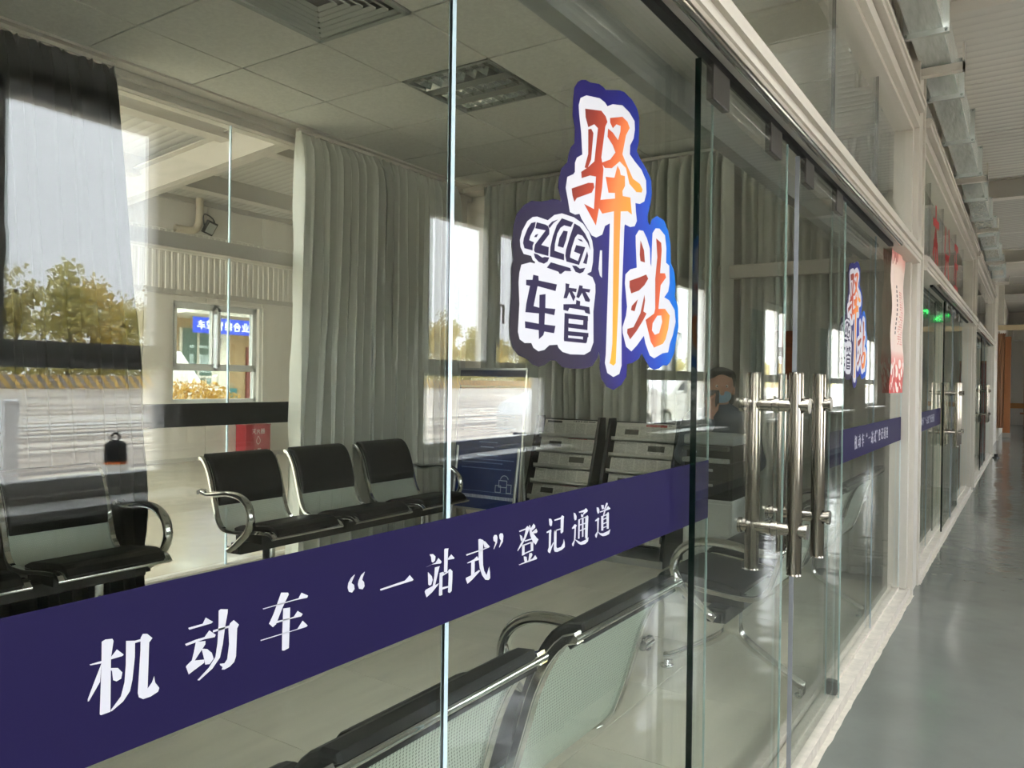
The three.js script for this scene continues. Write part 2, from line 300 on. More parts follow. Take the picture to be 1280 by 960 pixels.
function makeBay(o, name) {
  const X = (x) => x + o, xs = [-0.19, 0.813, 1.815, 3.163, 4.163, 5.13];
  // bottom rail, head rail, top rail
  const base = structGroup('trim_' + (10 + panelNo));
  part('bottom_rail', moulding(X(-0.22), X(5.2), [[0, 0.045, 0.585, 0.7], [0.045, 0.06, 0.635, 0.66], [0, 0.075, 0.672, 0.7]]), M.whiteRough, base);
  { // brushed paint running unevenly along the foot of the rail
    const s = []; const n = 150; for (let i = 0; i <= n; i++) s.push([X(-0.22) + 5.42 * i / n, -(0.585 - 0.014 - 0.012 * fbm(i / n, 0.3, 90, 2, 3, 7))]);
    s.push([X(5.2), -0.6], [X(-0.22), -0.6]);
    part('paint_edge', [extr(s.map(([a, b]) => [a, -b]), 0.0025).rotateX(-Math.PI / 2)], M.whiteRough, base);
  }
  const head = structGroup('trim_' + (30 + panelNo));
  part('head_rail', moulding(X(-0.22), X(5.2), [[1.978, 2.07, 0.555, 0.7], [1.995, 2.012, 0.547, 0.56], [2.03, 2.064, 0.541, 0.56]]), M.white, head);
  part('slide_track', [D(X(0.6), X(4.4), 1.962, 1.98, 0.596, 0.616)], M.black, head);
  part('track_tube', [rod([X(0.6), 1.972, -0.56], [X(4.4), 1.972, -0.56], 0.011, 16)], M.steel, head);
  part('inner_rail', moulding(X(0.6), X(4.4), [[1.9, 1.978, 0.7, 0.74]]), M.alu, head);
  const top = structGroup('trim_' + (50 + panelNo));
  part('top_rail', moulding(X(-0.22), X(5.2), [[2.76, 2.95, 0.6, 0.72], [2.785, 2.845, 0.57, 0.61], [2.87, 2.93, 0.545, 0.61], [2.9, 2.92, 0.535, 0.55]]), M.white, top);
  part('end_frame', [D(X(5.13), X(5.2), 0.05, 1.98, 0.6, 0.7), D(X(5.13), X(5.2), 2.06, 2.77, 0.6, 0.7), D(X(-0.22), X(-0.19), 0.05, 1.98, 0.6, 0.7), D(X(-0.22), X(-0.19), 2.06, 2.77, 0.6, 0.7)], M.white, top);
  // fixed panes
  for (const i of [0, 1, 3, 4]) {
    const g = structGroup('window_' + panelNo++, [0, 0, 0], 0, `fixed floor-to-rail glass pane ${['left end', 'beside the doors', '', 'right of the doors', 'at the post'][i]}, ${name}`);
    pane('pane', X(xs[i] + 0.0035), X(xs[i + 1] - 0.0035), 0.05, 1.99, GL, g);
    part('pane_edge', [D(X(xs[i + 1] - 0.003), X(xs[i + 1]), 0.05, 1.99, GL - 0.0005, GL + 0.004)], i === 1 ? M.edgePale : M.joint, g);
    if (i === 3) part('pane_edge', [D(X(xs[i]), X(xs[i] + 0.003), 0.05, 1.99, GL - 0.0005, GL + 0.004)], M.edgePale, g);
    if (i === 0 || i === 3) part('silicone_joint', [D(X(xs[i + 1] - 0.003), X(xs[i + 1] + 0.005), 0.05, 1.99, GL - 0.0008, GL + 0.005)], M.joint, g);
  }
  for (let i = 0; i < 5; i++) {
    const g = structGroup('window_' + panelNo++, [0, 0, 0], 0, `transom glass above the head rail, ${name}`);
    pane('pane', X(xs[i] + 0.0025), X(xs[i + 1] - 0.0025), 2.062, 2.77, GL, g);
    if (i < 4) part('pane_edge', [D(X(xs[i + 1] - 0.002), X(xs[i + 1] + 0.002), 2.062, 2.77, GL - 0.0005, GL + 0.0125)], M.edge, g);
  }
  makeLeaf(leafNo++, X(1.62), X(2.343), X(2.265), 'sliding glass door leaf with long steel pull, nearer of the pair, ' + name, M.edge, M.edgePale);
  makeLeaf(leafNo++, X(2.477), X(3.205), X(2.55), 'sliding glass door leaf with long steel pull, farther of the pair, ' + name, M.seal, M.edgePale);
  part('floor_guide', [new THREE.CylinderGeometry(0.02, 0.024, 0.05, 16).translate(X(3.2), 0.085, -0.625), D(X(3.205), X(3.215), 0.06, 0.1, 0.6, 0.62)], M.clip, base);
}
makeBay(0, 'first bay');
makeBay(5.74, 'second bay');
makeBay(11.48, 'third bay');

// far glass partition of the waiting room and of the rooms beside it
{
  const g0 = structGroup('trim_70');
  part('rail', [D(X0, 16.75, 0, 0.06, FAR, FAR + 0.1), D(X0, 16.75, 2.0, 2.085, FAR - 0.03, FAR + 0.12), D(X0, 16.75, 2.84, CEIL + 0.06, FAR - 0.01, FAR + 0.12)], M.white, g0);
  part('wall_over', [D(-9, 16.9, CEIL + 0.06, 4.6, FAR + 0.02, FAR + 0.1)], M.wall, g0);
  part('post', [2.13 - 3.0, 5.5, 8.4, 11.0, 14, 16.7].map((x) => D(x - 0.05, x + 0.05, 0, 4.2, FAR - 0.01, FAR + 0.11)), M.white, g0);
  const xs = [-0.5, 0.1, 1.11, 2.12, 3.13, 4.14, 5.15];
  for (let i = 0; i < xs.length - 1; i++) for (const [y0, y1] of [[0.06, 2.0], [2.085, 2.84]]) {
    const g = structGroup('window_' + panelNo++, [0, 0, 0], 0, 'clear pane of the far glass partition');
    part('pane', [D(xs[i] + 0.003, xs[i + 1] - 0.003, y0, y1, FAR + 0.04, FAR + 0.052)], M.clear, g);
    part('pane_edge', [D(xs[i + 1] - 0.004, xs[i + 1] + 0.004, y0, y1, FAR + 0.039, FAR + 0.053)], M.joint, g);
  }
  for (const x of [5.7, 8.5, 11.15, 14.1]) { const g = structGroup('window_' + panelNo++); part('pane', [D(x, x + 2.6, 0.06, 2.0, FAR + 0.04, FAR + 0.052), D(x, x + 2.6, 2.085, 2.84, FAR + 0.04, FAR + 0.052)], M.clear, g); }
}
struct('trim_71', [D(5.36, 5.42, 1.98, 2.07, 0.78, 2.0)], M.white);

// ---------------------------------------------------------------- windows in the outer walls
function makeWindow(k, pos, turn, w, h, label, glass = M.clear) {
  const g = structGroup('window_' + k, pos, turn, label), f = 0.05, ty = 0.475, m = w / 2;
  part('frame', [box(0, f, 0, h, -0.04, 0.04), box(w - f, w, 0, h, -0.04, 0.04), box(0, w, 0, f, -0.04, 0.04), box(0, w, h - f, h, -0.04, 0.04), box(0, w, ty, ty + 0.055, -0.04, 0.04), box(m - 0.03, m + 0.03, ty, h, -0.04, 0.04)], M.upvc, g);
  part('pane', [box(f, w - f, f, ty, -0.006, 0.006)], glass, g);
  for (const [a, b] of [[f, m - 0.03], [m + 0.03, w - f]]) {
    const y0 = ty + 0.055, y1 = h - f, s = 0.045;
    const sash = part('sash', [box(a, a + s, y0, y1, -0.02, 0.055), box(b - s, b, y0, y1, -0.02, 0.055), box(a, b, y0, y0 + s, -0.02, 0.055), box(a, b, y1 - s, y1, -0.02, 0.055)], M.upvc, g);
    part('pane', [box(a + s, b - s, y0 + s, y1 - s, 0.01, 0.02)], glass, sash);
    const hx = a < m / 2 ? b - s / 2 : a + s / 2;
    part('handle', [rbox(hx - 0.014, hx + 0.014, y0 + 0.36, y0 + 0.45, 0.055, 0.068, 0.005), tube([[hx, y0 + 0.43, 0.06], [hx, y0 + 0.435, 0.095], [hx, y0 + 0.4, 0.1], [hx, y0 + 0.31, 0.098]], 0.009, 16, 8)], M.upvc, sash);
  }
  part('sill', [rbox(-0.03, w + 0.03, -0.06, -0.025, 0.0, 0.3, 0.006)], M.upvc, g);
  return g;
}
OUT_OPEN.forEach(([a, b], i) => makeWindow(panelNo++, [b, 0.8, -(OUTW - 0.1)], Math.PI, b - a, 1.56, 'white framed corridor window facing the car park'));
HALL_OPEN.forEach(([a, b], i) => makeWindow(panelNo++, [a, 0.86, -(HALL + 0.1)], 0, b - a, 1.48, 'white framed window in the far hall wall', M.tinted));
const BAND = {
  '机': `352,1029 355,1030 361,1029 362,1027 360,1013 360,968 357,968 352,968 351,969 352,1012|342,1013 352,1013 352,1011 343,1012|360,1014 362,1016 365,1019 371,1013 370,1012 360,1012|352,1011 351,996 342,983 341,983 341,985 346,997|359,1005 366,1003 370,998 369,993 365,992 362,994 361,1002 359,1004|373,1023 373,1024 381,1022 381,1008 379,989 377,980 371,973 361,968 360,969 369,978 372,989 373,1004|381,1022 386,1022 386,1020 381,1020|386,1023 388,1026 392,1025 397,1020 394,1017 393,977 397,981 399,986 400,980 404,974 403,971 396,969 389,969 385,972 384,976 386,1012`,
  '动': `432,1020 447,1020 450,1025 458,1019 456,1018 433,1018|429,1006 439,1007 449,1007 454,1012 461,1006 460,1004 449,1005 430,1004|440,1005 450,1003 450,1000 439,988 449,986 449,983 438,979 433,977 430,985 431,986 436,989 438,996|446,997 452,995 457,990 459,984 455,980 450,981 449,986|464,1028 466,1029 474,1027 474,1024 471,1009 469,995 466,983 458,975 444,968 442,969 454,977 461,985 463,997 464,1015|458,1011 476,1011 476,1009 458,1009|475,1009 477,1013 481,1015 487,1009 485,1006 484,979 482,974 477,971 471,970 468,971 469,973 466,976 466,977 471,976 474,979 476,993`,
  '车': `515,1018 561,1018 565,1023 574,1018 573,1016 555,1017 516,1017|538,1029 547,1027 548,1025 540,1013 532,998 528,996 523,1001 524,1002 529,1010|532,1001 549,1000 555,1000 560,1005 567,1000 565,998 549,999 532,999|541,1012 550,1011 550,1008 549,969 543,968 540,969 540,984|513,987 560,986 567,993 574,986 572,985 513,986`,
  'open': `643,1027 637,1024 633,1019 632,1014 634,1009 639,1007 643,1010 642,1015 638,1018 639,1020 643,1026|659,1027 653,1024 649,1018 648,1014 650,1009 656,1007 659,1010 658,1015 655,1018 656,1021 659,1026`,
  '一': `685,1001 729,1002 738,1007 745,1000 743,999 686,999`,
  '站': `776,1026 783,1025 788,1021 787,1016 783,1014 780,1016 779,1022|769,1011 788,1013 794,1018 801,1012 799,1010 781,1012 770,1011|773,1004 781,997 783,992 780,986 776,986 774,988|787,1007 797,1007 796,1005 791,992 788,984 796,985 794,983 782,976 771,972 767,980 769,982 783,984 786,996|806,1027 807,1028 815,1027 814,1024 813,996 806,997|814,1014 821,1018 828,1012 827,1011 814,1012|797,998 805,998 806,995 803,992 803,968 798,968 796,969|804,995 815,997 815,995 804,993|815,998 819,999 824,995 824,985 823,969 819,967 815,969 816,990|803,978 816,977 816,975 803,975`,
  '式': `854,1012 899,1013 906,1012 855,1010|894,1024 899,1022 910,1013 906,1012 897,1014 894,1020|882,1028 886,1028 894,1025 893,1007 894,990 897,981 903,974 909,985 911,977 912,968 908,966 900,968 892,976 886,987 883,1002|856,1000 872,1002 879,1005 884,1000 883,999 858,999|866,999 874,999 874,981 866,980|854,980 866,981 885,985 887,983 870,975 858,971 854,978`,
  'close': `918,1025 921,1028 927,1027 929,1023 928,1016 921,1008 919,1008 924,1017 919,1020|933,1026 936,1028 942,1027 944,1023 943,1015 935,1008 933,1008 938,1017 934,1021`,
  '登': `986,1024 1004,1025 1009,1028 1013,1026 1015,1023 1005,1010 995,1001 983,994 982,995 991,1004 1000,1012 1004,1021 1004,1023 987,1022|988,1018 994,1015 997,1010 993,1007 991,1009|1014,1028 1017,1028 1021,1019 1036,1006 1042,1002 1034,995 1025,1002 1018,1011 1015,1020|1018,1022 1027,1029 1032,1025 1032,1022 1021,1018|1022,1016 1035,1020 1039,1015 1036,1013 1025,1014|1002,1007 1023,1007 1023,1005 1002,1005|995,1001 1025,1002 1027,1000 996,999|995,1001 1002,1001 1002,985 995,985|1019,1002 1027,1002 1027,987 1020,987|1002,988 1020,989 1020,987 1002,986|1000,983 1008,981 1010,974 1003,974 1001,978|1016,985 1023,984 1025,981 1017,973 1013,973|986,973 1026,975 1033,979 1039,973 1037,972 988,972`,
  '记': `1073,1030 1080,1029 1084,1024 1083,1018 1079,1017 1075,1020|1066,1010 1080,1012 1082,1009 1081,1008 1080,984 1088,990 1090,989 1083,981 1078,974 1072,977 1071,980 1074,984 1074,1008 1067,1008|1090,1026 1111,1027 1115,1030 1122,1027 1121,1024 1120,1002 1114,1000 1111,1002 1111,1024 1091,1024|1089,1009 1112,1009 1112,1007 1098,1007 1094,1006|1090,1009 1098,1009 1098,981 1101,978 1113,978 1120,983 1122,990 1125,984 1126,976 1116,973 1101,972 1093,974 1090,978`,
  '通': `1154,1029 1160,1027 1165,1021 1164,1016 1159,1015 1156,1019|1149,1004 1159,1009 1166,1006 1163,1003 1162,985 1155,972 1151,974 1150,977 1157,982 1158,1002 1150,1002|1158,984 1168,980 1180,975 1197,976 1209,979 1207,972 1197,969 1182,970 1172,974|1172,1028 1192,1029 1198,1031 1205,1026 1203,1024 1190,1021 1187,1022 1191,1025 1174,1026|1180,1023 1189,1021 1188,1017 1181,1018|1171,1015 1177,1015 1176,982 1171,982|1174,1015 1204,1017 1204,1015 1176,1014|1196,1016 1204,1018 1207,1015 1205,978 1199,977 1196,981|1183,1016 1190,1016 1190,983 1185,983|1176,1006 1198,1006 1198,1004 1176,1004|1176,996 1198,997 1198,995 1176,994`,
  '道': `1238,1027 1245,1026 1249,1021 1248,1016 1243,1015 1239,1020|1233,1005 1245,1008 1249,1006 1247,1003 1246,984 1239,973 1235,975 1233,979 1242,984 1241,1003 1233,1003|1243,984 1253,979 1264,977 1283,978 1294,980 1289,972 1276,971 1263,972 1251,977|1255,1029 1265,1028 1267,1021 1259,1021|1274,1029 1278,1031 1282,1028 1272,1019 1267,1020|1250,1018 1274,1019 1283,1024 1293,1018 1289,1017 1251,1016|1268,1018 1274,1018 1267,1008 1263,1009|1256,1009 1265,1009 1265,982 1257,983|1276,1010 1284,1013 1287,1010 1287,982 1279,983|1263,1009 1278,1010 1278,1008 1263,1007|1264,1003 1278,1004 1278,1002 1264,1001|1264,995 1279,996 1279,994 1264,993|1264,988 1279,988 1279,987 1264,986`,
};
const LOGO = {
  outer: `1161,1759 1176,1764 1192,1765 1225,1773 1241,1773 1252,1771 1304,1787 1327,1791 1361,1787 1385,1777 1395,1763 1395,1716 1386,1696 1400,1686 1434,1670 1456,1655 1460,1627 1454,1605 1441,1582 1442,1571 1452,1564 1462,1578 1486,1589 1523,1587 1547,1569 1560,1543 1564,1503 1583,1489 1593,1455 1588,1436 1607,1415 1613,1373 1601,1344 1590,1315 1569,1294 1551,1286 1528,1286 1511,1279 1484,1276 1462,1280 1435,1297 1422,1307 1409,1296 1380,1287 1356,1284 1354,1261 1333,1245 1299,1235 1271,1241 1249,1256 1242,1275 1244,1289 1239,1303 1234,1292 1215,1277 1186,1272 1144,1271 1110,1273 1088,1283 1072,1283 1054,1275 1036,1272 1018,1275 1001,1283 978,1288 962,1298 955,1313 953,1336 957,1380 956,1416 961,1428 957,1451 960,1478 968,1497 987,1514 1009,1525 1035,1529 1056,1535 1074,1541 1093,1543 1099,1542 1088,1562 1090,1577 1098,1595 1117,1610 1121,1624 1128,1637 1140,1647 1141,1670 1133,1691 1134,1720 1137,1738 1149,1752`,
  white: `1159,1728 1180,1739 1229,1749 1249,1748 1259,1744 1280,1754 1320,1764 1350,1760 1374,1750 1376,1734 1371,1716 1356,1699 1355,1682 1377,1674 1409,1665 1431,1649 1434,1625 1424,1606 1403,1597 1383,1595 1386,1578 1391,1562 1381,1550 1361,1545 1338,1546 1328,1528 1275,1520 1275,1537 1256,1529 1246,1512 1223,1503 1206,1504 1190,1513 1168,1526 1161,1533 1146,1529 1128,1530 1122,1546 1113,1567 1118,1586 1138,1595 1143,1600 1143,1615 1149,1625 1168,1635 1163,1670 1155,1700 1153,1714|1273,1546 1275,1535 1270,1397 1266,1299 1263,1284 1273,1266 1298,1259 1323,1265 1332,1281 1328,1403 1336,1546 1337,1558|1387,1517 1386,1533 1401,1546 1421,1548 1439,1536 1454,1518 1458,1489 1462,1483 1464,1524 1466,1551 1481,1563 1501,1566 1530,1557 1539,1531 1538,1501 1556,1497 1559,1461 1552,1442 1531,1428 1558,1424 1589,1406 1596,1381 1581,1352 1565,1333 1556,1314 1527,1311 1483,1299 1461,1304 1439,1327 1431,1342 1398,1321 1374,1309 1350,1317 1335,1342 1333,1352 1348,1376 1352,1393 1341,1436 1343,1453 1364,1465 1393,1472|978,1412 983,1424 1008,1431 1032,1431 1055,1438 1093,1427 1097,1424 1113,1432 1139,1434 1181,1436 1211,1432 1222,1421 1223,1407 1216,1372 1218,1319 1207,1303 1185,1296 1136,1295 1110,1298 1097,1304 1093,1309 1068,1307 1053,1299 1035,1296 1020,1301 1014,1308 995,1307 981,1312 976,1323 979,1365 976,1397|1058,1504 1078,1516 1102,1523 1142,1524 1174,1519 1196,1508 1208,1495 1213,1480 1212,1459 1206,1441 1195,1437 1184,1431 1166,1427 1147,1430 1134,1435 1080,1439 1066,1436 1048,1431 1028,1432 1015,1435 1010,1441 989,1441 980,1450 978,1460 984,1475 998,1492 1013,1501 1026,1504 1042,1504|1021,1433 1062,1436 1060,1423 1022,1418|1238,1483 1246,1484 1247,1435 1239,1438 1233,1449`,
  ink: `1022,1495 1020,1487 1007,1471 1004,1464 1018,1463 1014,1457 1014,1450 991,1450 987,1457 989,1465 999,1481 1009,1491|1025,1495 1051,1496 1059,1495 1063,1490 1063,1483 1039,1462 1062,1462 1061,1448 1021,1448 1018,1451 1021,1460 1052,1487 1021,1485|1060,1496 1071,1504 1090,1511 1076,1503 1063,1492|1102,1515 1140,1515 1132,1506 1110,1505 1098,1499 1088,1488 1081,1470 1080,1459 1111,1458 1111,1448 1066,1448 1067,1463 1074,1481 1086,1501|1108,1496 1122,1497 1117,1483 1108,1468 1090,1468 1095,1482|1144,1514 1163,1512 1182,1503 1196,1492 1202,1478 1191,1489 1172,1498 1156,1498 1147,1491 1136,1472 1131,1458 1131,1455 1158,1453 1166,1466 1144,1467 1151,1479 1183,1480 1173,1464 1162,1447 1119,1447 1115,1456 1117,1466 1128,1487|1190,1474 1194,1467 1189,1452 1176,1452|1155,1490 1169,1491 1175,1488 1164,1488|1030,1478 1025,1472 1018,1471 1022,1475|1018,1446 1028,1446 1043,1443 1050,1445 1064,1446 1059,1439 1048,1434 1032,1435 1021,1440|1138,1443 1152,1444 1165,1441 1184,1445 1177,1437 1165,1433 1150,1434|1069,1439 1132,1438 1134,1433 1114,1431 1101,1424 1093,1427 1057,1429|1017,1413 1032,1413 1033,1406 1089,1406 1085,1395 1030,1397 1019,1365 1036,1364 1036,1384 1054,1387 1054,1365 1085,1366 1082,1356 1053,1357 1052,1339 1086,1339 1082,1327 1052,1328 1049,1322 1036,1315 1035,1329 996,1330 995,1340 1035,1339 1035,1355 996,1354 998,1366 1008,1395 997,1395 997,1403 1015,1405|1117,1411 1130,1411 1128,1405 1155,1406 1153,1400 1140,1400 1151,1392 1144,1384 1130,1398 1122,1387 1111,1386 1117,1400|1164,1413 1176,1413 1175,1409 1204,1410 1200,1404 1186,1404 1203,1392 1201,1388 1186,1388 1174,1401 1163,1391 1154,1392 1160,1404|1111,1376 1153,1380 1154,1387 1168,1386 1167,1379 1201,1379 1204,1367 1187,1368 1183,1372 1131,1372 1126,1366 1111,1367|1115,1362 1129,1362 1128,1318 1114,1318|1128,1362 1196,1363 1197,1355 1128,1354|1180,1361 1196,1362 1195,1340 1179,1340|1128,1346 1195,1347 1195,1339 1129,1339|1127,1333 1199,1334 1199,1327 1128,1326|1181,1333 1199,1334 1193,1317 1178,1317|1114,1322 1177,1322 1192,1316 1115,1316`,
  orange: `1176,1715 1236,1729 1253,1724 1260,1716 1252,1706 1238,1647 1247,1629 1243,1595 1234,1562 1221,1524 1177,1553 1213,1551 1219,1609 1197,1606 1167,1595 1165,1605 1187,1617 1212,1634 1224,1695 1210,1698 1188,1687 1178,1701|1188,1683 1199,1687 1207,1682 1200,1634 1187,1616 1177,1615 1189,1641|1133,1570 1191,1592 1210,1596 1213,1589 1204,1578 1151,1558 1143,1550 1136,1559|1270,1726 1321,1743 1343,1740 1353,1731 1337,1713 1323,1674 1342,1659 1370,1639 1402,1636 1415,1628 1411,1621 1387,1617 1355,1626 1339,1652 1312,1658 1280,1638 1252,1632 1239,1638 1273,1652 1294,1670 1283,1680 1261,1690 1263,1705 1282,1703 1304,1695 1313,1713 1314,1724 1296,1722 1282,1711 1271,1718|1303,1648 1313,1642 1317,1634 1335,1636 1336,1618 1325,1606 1327,1597 1360,1601 1368,1570 1349,1573 1319,1567 1318,1533 1292,1529 1291,1562 1245,1549 1231,1557 1237,1572 1295,1586 1294,1596 1268,1591 1256,1617 1291,1623|1291,1564 1318,1569 1315,1401 1307,1285 1298,1280 1282,1284 1287,1294 1292,1320|1409,1527 1426,1510 1431,1487 1410,1487 1406,1499|1362,1443 1404,1454 1438,1464 1448,1457 1430,1442 1405,1429 1370,1420 1362,1431|1400,1411 1386,1387 1370,1388 1373,1396|1431,1423 1434,1412 1427,1390 1442,1387 1427,1373 1397,1350 1368,1332 1354,1343 1355,1351 1382,1356 1413,1385|1485,1543 1511,1538 1514,1523 1507,1475 1533,1478 1539,1470 1511,1451 1501,1401 1536,1404 1562,1392 1555,1364 1541,1341 1527,1331 1482,1321 1465,1332 1443,1366 1438,1374 1480,1390 1485,1400 1483,1461 1492,1506`,
  hole: `1496,1387 1517,1389 1522,1376 1507,1352 1485,1347 1470,1355 1473,1370`,
};const polys = (s) => s.split('|').map((p) => p.split(' ').map((q) => q.split(',').map((v) => +v / 1000)));
const shapeOf = (pts) => new THREE.Shape(pts.map((p) => new THREE.Vector2(p[0], p[1])));
const flat = (s) => merge(polys(s).map((p) => new THREE.ShapeGeometry(shapeOf(p))));
// ---------------------------------------------------------------- vinyl on the glass
M.vinyl = dull(0x1b153e, 0.6);
M.letter = std(0xc6c5d0, 0.6);
function bandSticker(o, label, x0 = -0.19) {
  const t = thing('vinyl_band', label, 'sticker', [o, 0, -GL + 0.0006], 0);
  part('strip', [box(x0, 1.815, 0.929, 1.067, -0.0003, 0.0003)], M.vinyl, t);
  for (const k of Object.keys(BAND)) part('character', [flat(BAND[k]).translate(0, 0, 0.0006)], M.letter, t);
  return t;
}
bandSticker(0, 'purple vinyl band with white characters across the nearest panes, large in front');
bandSticker(3.33, 'small looking purple band with white characters right of the first pair of doors', -0.167);
bandSticker(5.74, 'purple band with white characters left of the second pair of doors');
const logoTex = paint(1024, 1024, (g, W, H) => {
  const x0 = 0.94, y0 = 1.22, sx = 0.76, sy = 0.62, P = (p) => [(p[0] - x0) / sx * W, H - (p[1] - y0) / sy * H];
  const fill = (key, style) => { g.fillStyle = style; for (const poly of polys(LOGO[key])) { g.beginPath(); poly.forEach((p, i) => (i ? g.lineTo(...P(p)) : g.moveTo(...P(p)))); g.closePath(); g.fill(); } };
  let q = g.createLinearGradient(...P([0.98, 1.4]), ...P([1.65, 1.5]));
  q.addColorStop(0, '#2f2a33'); q.addColorStop(0.28, '#332d46'); q.addColorStop(0.5, '#2c2a7a'); q.addColorStop(0.72, '#2a4bb0'); q.addColorStop(1, '#1683dc');
  fill('outer', q);
  q = g.createLinearGradient(...P([1.16, 1.8]), ...P([1.3, 1.55])); q.addColorStop(0, 'rgba(22,16,84,0.9)'); q.addColorStop(1, 'rgba(22,16,84,0)');
  g.globalCompositeOperation = 'source-atop'; fill('outer', q); g.globalCompositeOperation = 'source-over';
  fill('white', '#c9c8d0'); fill('ink', '#2d2644');
  q = g.createLinearGradient(...P([1.16, 1.68]), ...P([1.44, 1.6]));
  q.addColorStop(0, '#6d2a26'); q.addColorStop(0.3, '#b0452f'); q.addColorStop(0.55, '#e6824a'); q.addColorStop(1, '#e0a436');
  g.save(); fill('orange', q); g.restore();
  q = g.createLinearGradient(...P([1.46, 1.5]), ...P([1.64, 1.44])); q.addColorStop(0, '#8d3a30'); q.addColorStop(0.45, '#d2623e'); q.addColorStop(0.7, '#ea9148'); q.addColorStop(1, '#dca138');
  g.fillStyle = q; polys(LOGO.orange).slice(6).forEach((poly) => { g.beginPath(); poly.forEach((p, i) => (i ? g.lineTo(...P(p)) : g.moveTo(...P(p)))); g.closePath(); g.fill(); });
  fill('hole', '#c9c8d0');
});
M.logo = dull(0xffffff, 0.6, 0.25, { map: logoTex });
{
  const g = new THREE.ShapeGeometry(shapeOf(polys(LOGO.outer)[0])), p = g.attributes.position;
  for (let i = 0; i < p.count; i++) g.attributes.uv.setXY(i, (p.getX(i) - 0.94) / 0.76, (p.getY(i) - 1.22) / 0.62);
  const back = g.clone().translate(0, 0, -0.0004);
  const s = single('logo_sticker', [g], M.logo, 'large cut-out orange and navy logo sticker on the pane left of the doors', 'sticker');
  s.position.z = -GL + 0.0008;
  copyOf(s, [2.35, 0, -GL + 0.0008], 0, 'smaller looking orange and navy logo sticker on the pane right of the doors', undefined);
}
// paper banner hung on the last pane
{
  const t = paint(256, 400, (g, w, h) => {
    let q = g.createLinearGradient(0, 0, 0, h); q.addColorStop(0, '#d98d80'); q.addColorStop(0.12, '#e6cfc2'); q.addColorStop(0.7, '#e4cbbf'); q.addColorStop(0.8, '#d9756a'); q.addColorStop(1, '#c8342e'); g.fillStyle = q; g.fillRect(0, 0, w, h);
    g.fillStyle = '#8e1f1c'; for (let i = 0; i < 9; i++) g.fillRect(8 + i * 11, 0, 7, 14 + 34 * hash(i, 1, 4));
    g.fillStyle = '#c85f58'; for (let i = 0; i < 7; i++) for (let j = 0; j < 22; j++) if (hash(i, j, 9) > 0.25) g.fillRect(140 + i * 12, 110 + j * 7, 7, 4);
    g.fillStyle = '#3a2c2b'; for (let j = 0; j < 11; j++) g.fillRect(108, 95 + j * 13, 10, 8);
    g.fillStyle = '#e9dcd2'; for (let i = 0; i < 26; i++) { g.beginPath(); g.ellipse(w * hash(i, 2, 7), h * (0.76 + 0.22 * hash(i, 3, 7)), 8 + 12 * hash(i, 4, 7), 5 + 8 * hash(i, 5, 7), 0.6, 0, 7); g.fill(); }
    g.fillStyle = '#b3211f'; for (let i = 0; i < 18; i++) { g.beginPath(); g.ellipse(w * hash(i, 6, 7), h * (0.84 + 0.16 * hash(i, 8, 7)), 14, 7, 1, 0, 7); g.fill(); }
  });
  const g = new THREE.PlaneGeometry(0.56, 0.78, 14, 20), p = g.attributes.position;
  for (let i = 0; i < p.count; i++) p.setZ(i, 0.006 * Math.sin(p.getX(i) * 16 + p.getY(i) * 3) + 0.004 * Math.sin(p.getY(i) * 21));
  g.computeVertexNormals();
  const o = single('paper_banner', [g], std(0xffffff, 0.6, 0, { map: t, side: THREE.DoubleSide }), 'pink and red printed paper banner taped on the last pane before the post', 'banner');
  o.position.set(4.81, 1.6, -GL + 0.016);
}
// red cut letters on the transom of the second bay: brush-like strokes
{
  const strokes = (cx, cy, s, list) => merge(list.map(([a, b, c, d, w]) => { const L = Math.hypot(c - a, d - b), g = new THREE.PlaneGeometry(L * s, w * s * 1.5); g.rotateZ(Math.atan2(d - b, c - a)); g.translate(cx + (a + c) / 2 * s, cy + (b + d) / 2 * s, 0); return g; }));
  const red = std(0xb5252b, 0.5, 0, { side: THREE.DoubleSide });
  const glyph = [[[0, 0.9, 0.0, 0.0, 0.1], [-0.4, 0.6, 0.45, 0.66, 0.08], [-0.35, 0.1, 0.0, 0.55, 0.08], [0.35, 0.05, 0.0, 0.55, 0.09], [-0.3, 0.3, 0.3, 0.33, 0.07]], [[-0.3, 0.85, -0.45, 0.4, 0.09], [0.25, 0.9, 0.45, 0.45, 0.09], [-0.35, 0.35, 0.35, 0.4, 0.07], [-0.1, 0.4, -0.4, 0.0, 0.09], [0.1, 0.4, 0.35, 0.02, 0.08]], [[-0.4, 0.8, 0.4, 0.84, 0.08], [-0.4, 0.45, 0.4, 0.5, 0.08], [0, 0.9, 0, 0.0, 0.1], [-0.45, 0.02, 0.45, 0.05, 0.08], [-0.35, 0.65, -0.35, 0.15, 0.07]]];
  glyph.forEach((g, i) => {
    const o = single('red_letter', [strokes(0, 0, 0.52, g)], red, ['left', 'middle', 'right'][i] + ' red cut-out letter of three on the transom glass of the second bay', 'letter', 'red letters on the transom glass');
    o.position.set(6.95 + 1.0 * i, 2.2, -GL + 0.001);
  });
}
// dark band on the far partition
single('vinyl_band', [D(2.3, 5.4, 0.945, 1.085, FAR + 0.0385, FAR + 0.0395)], dull(0x06080a, 0.5), 'plain black looking band on the far glass partition between the curtains', 'sticker');
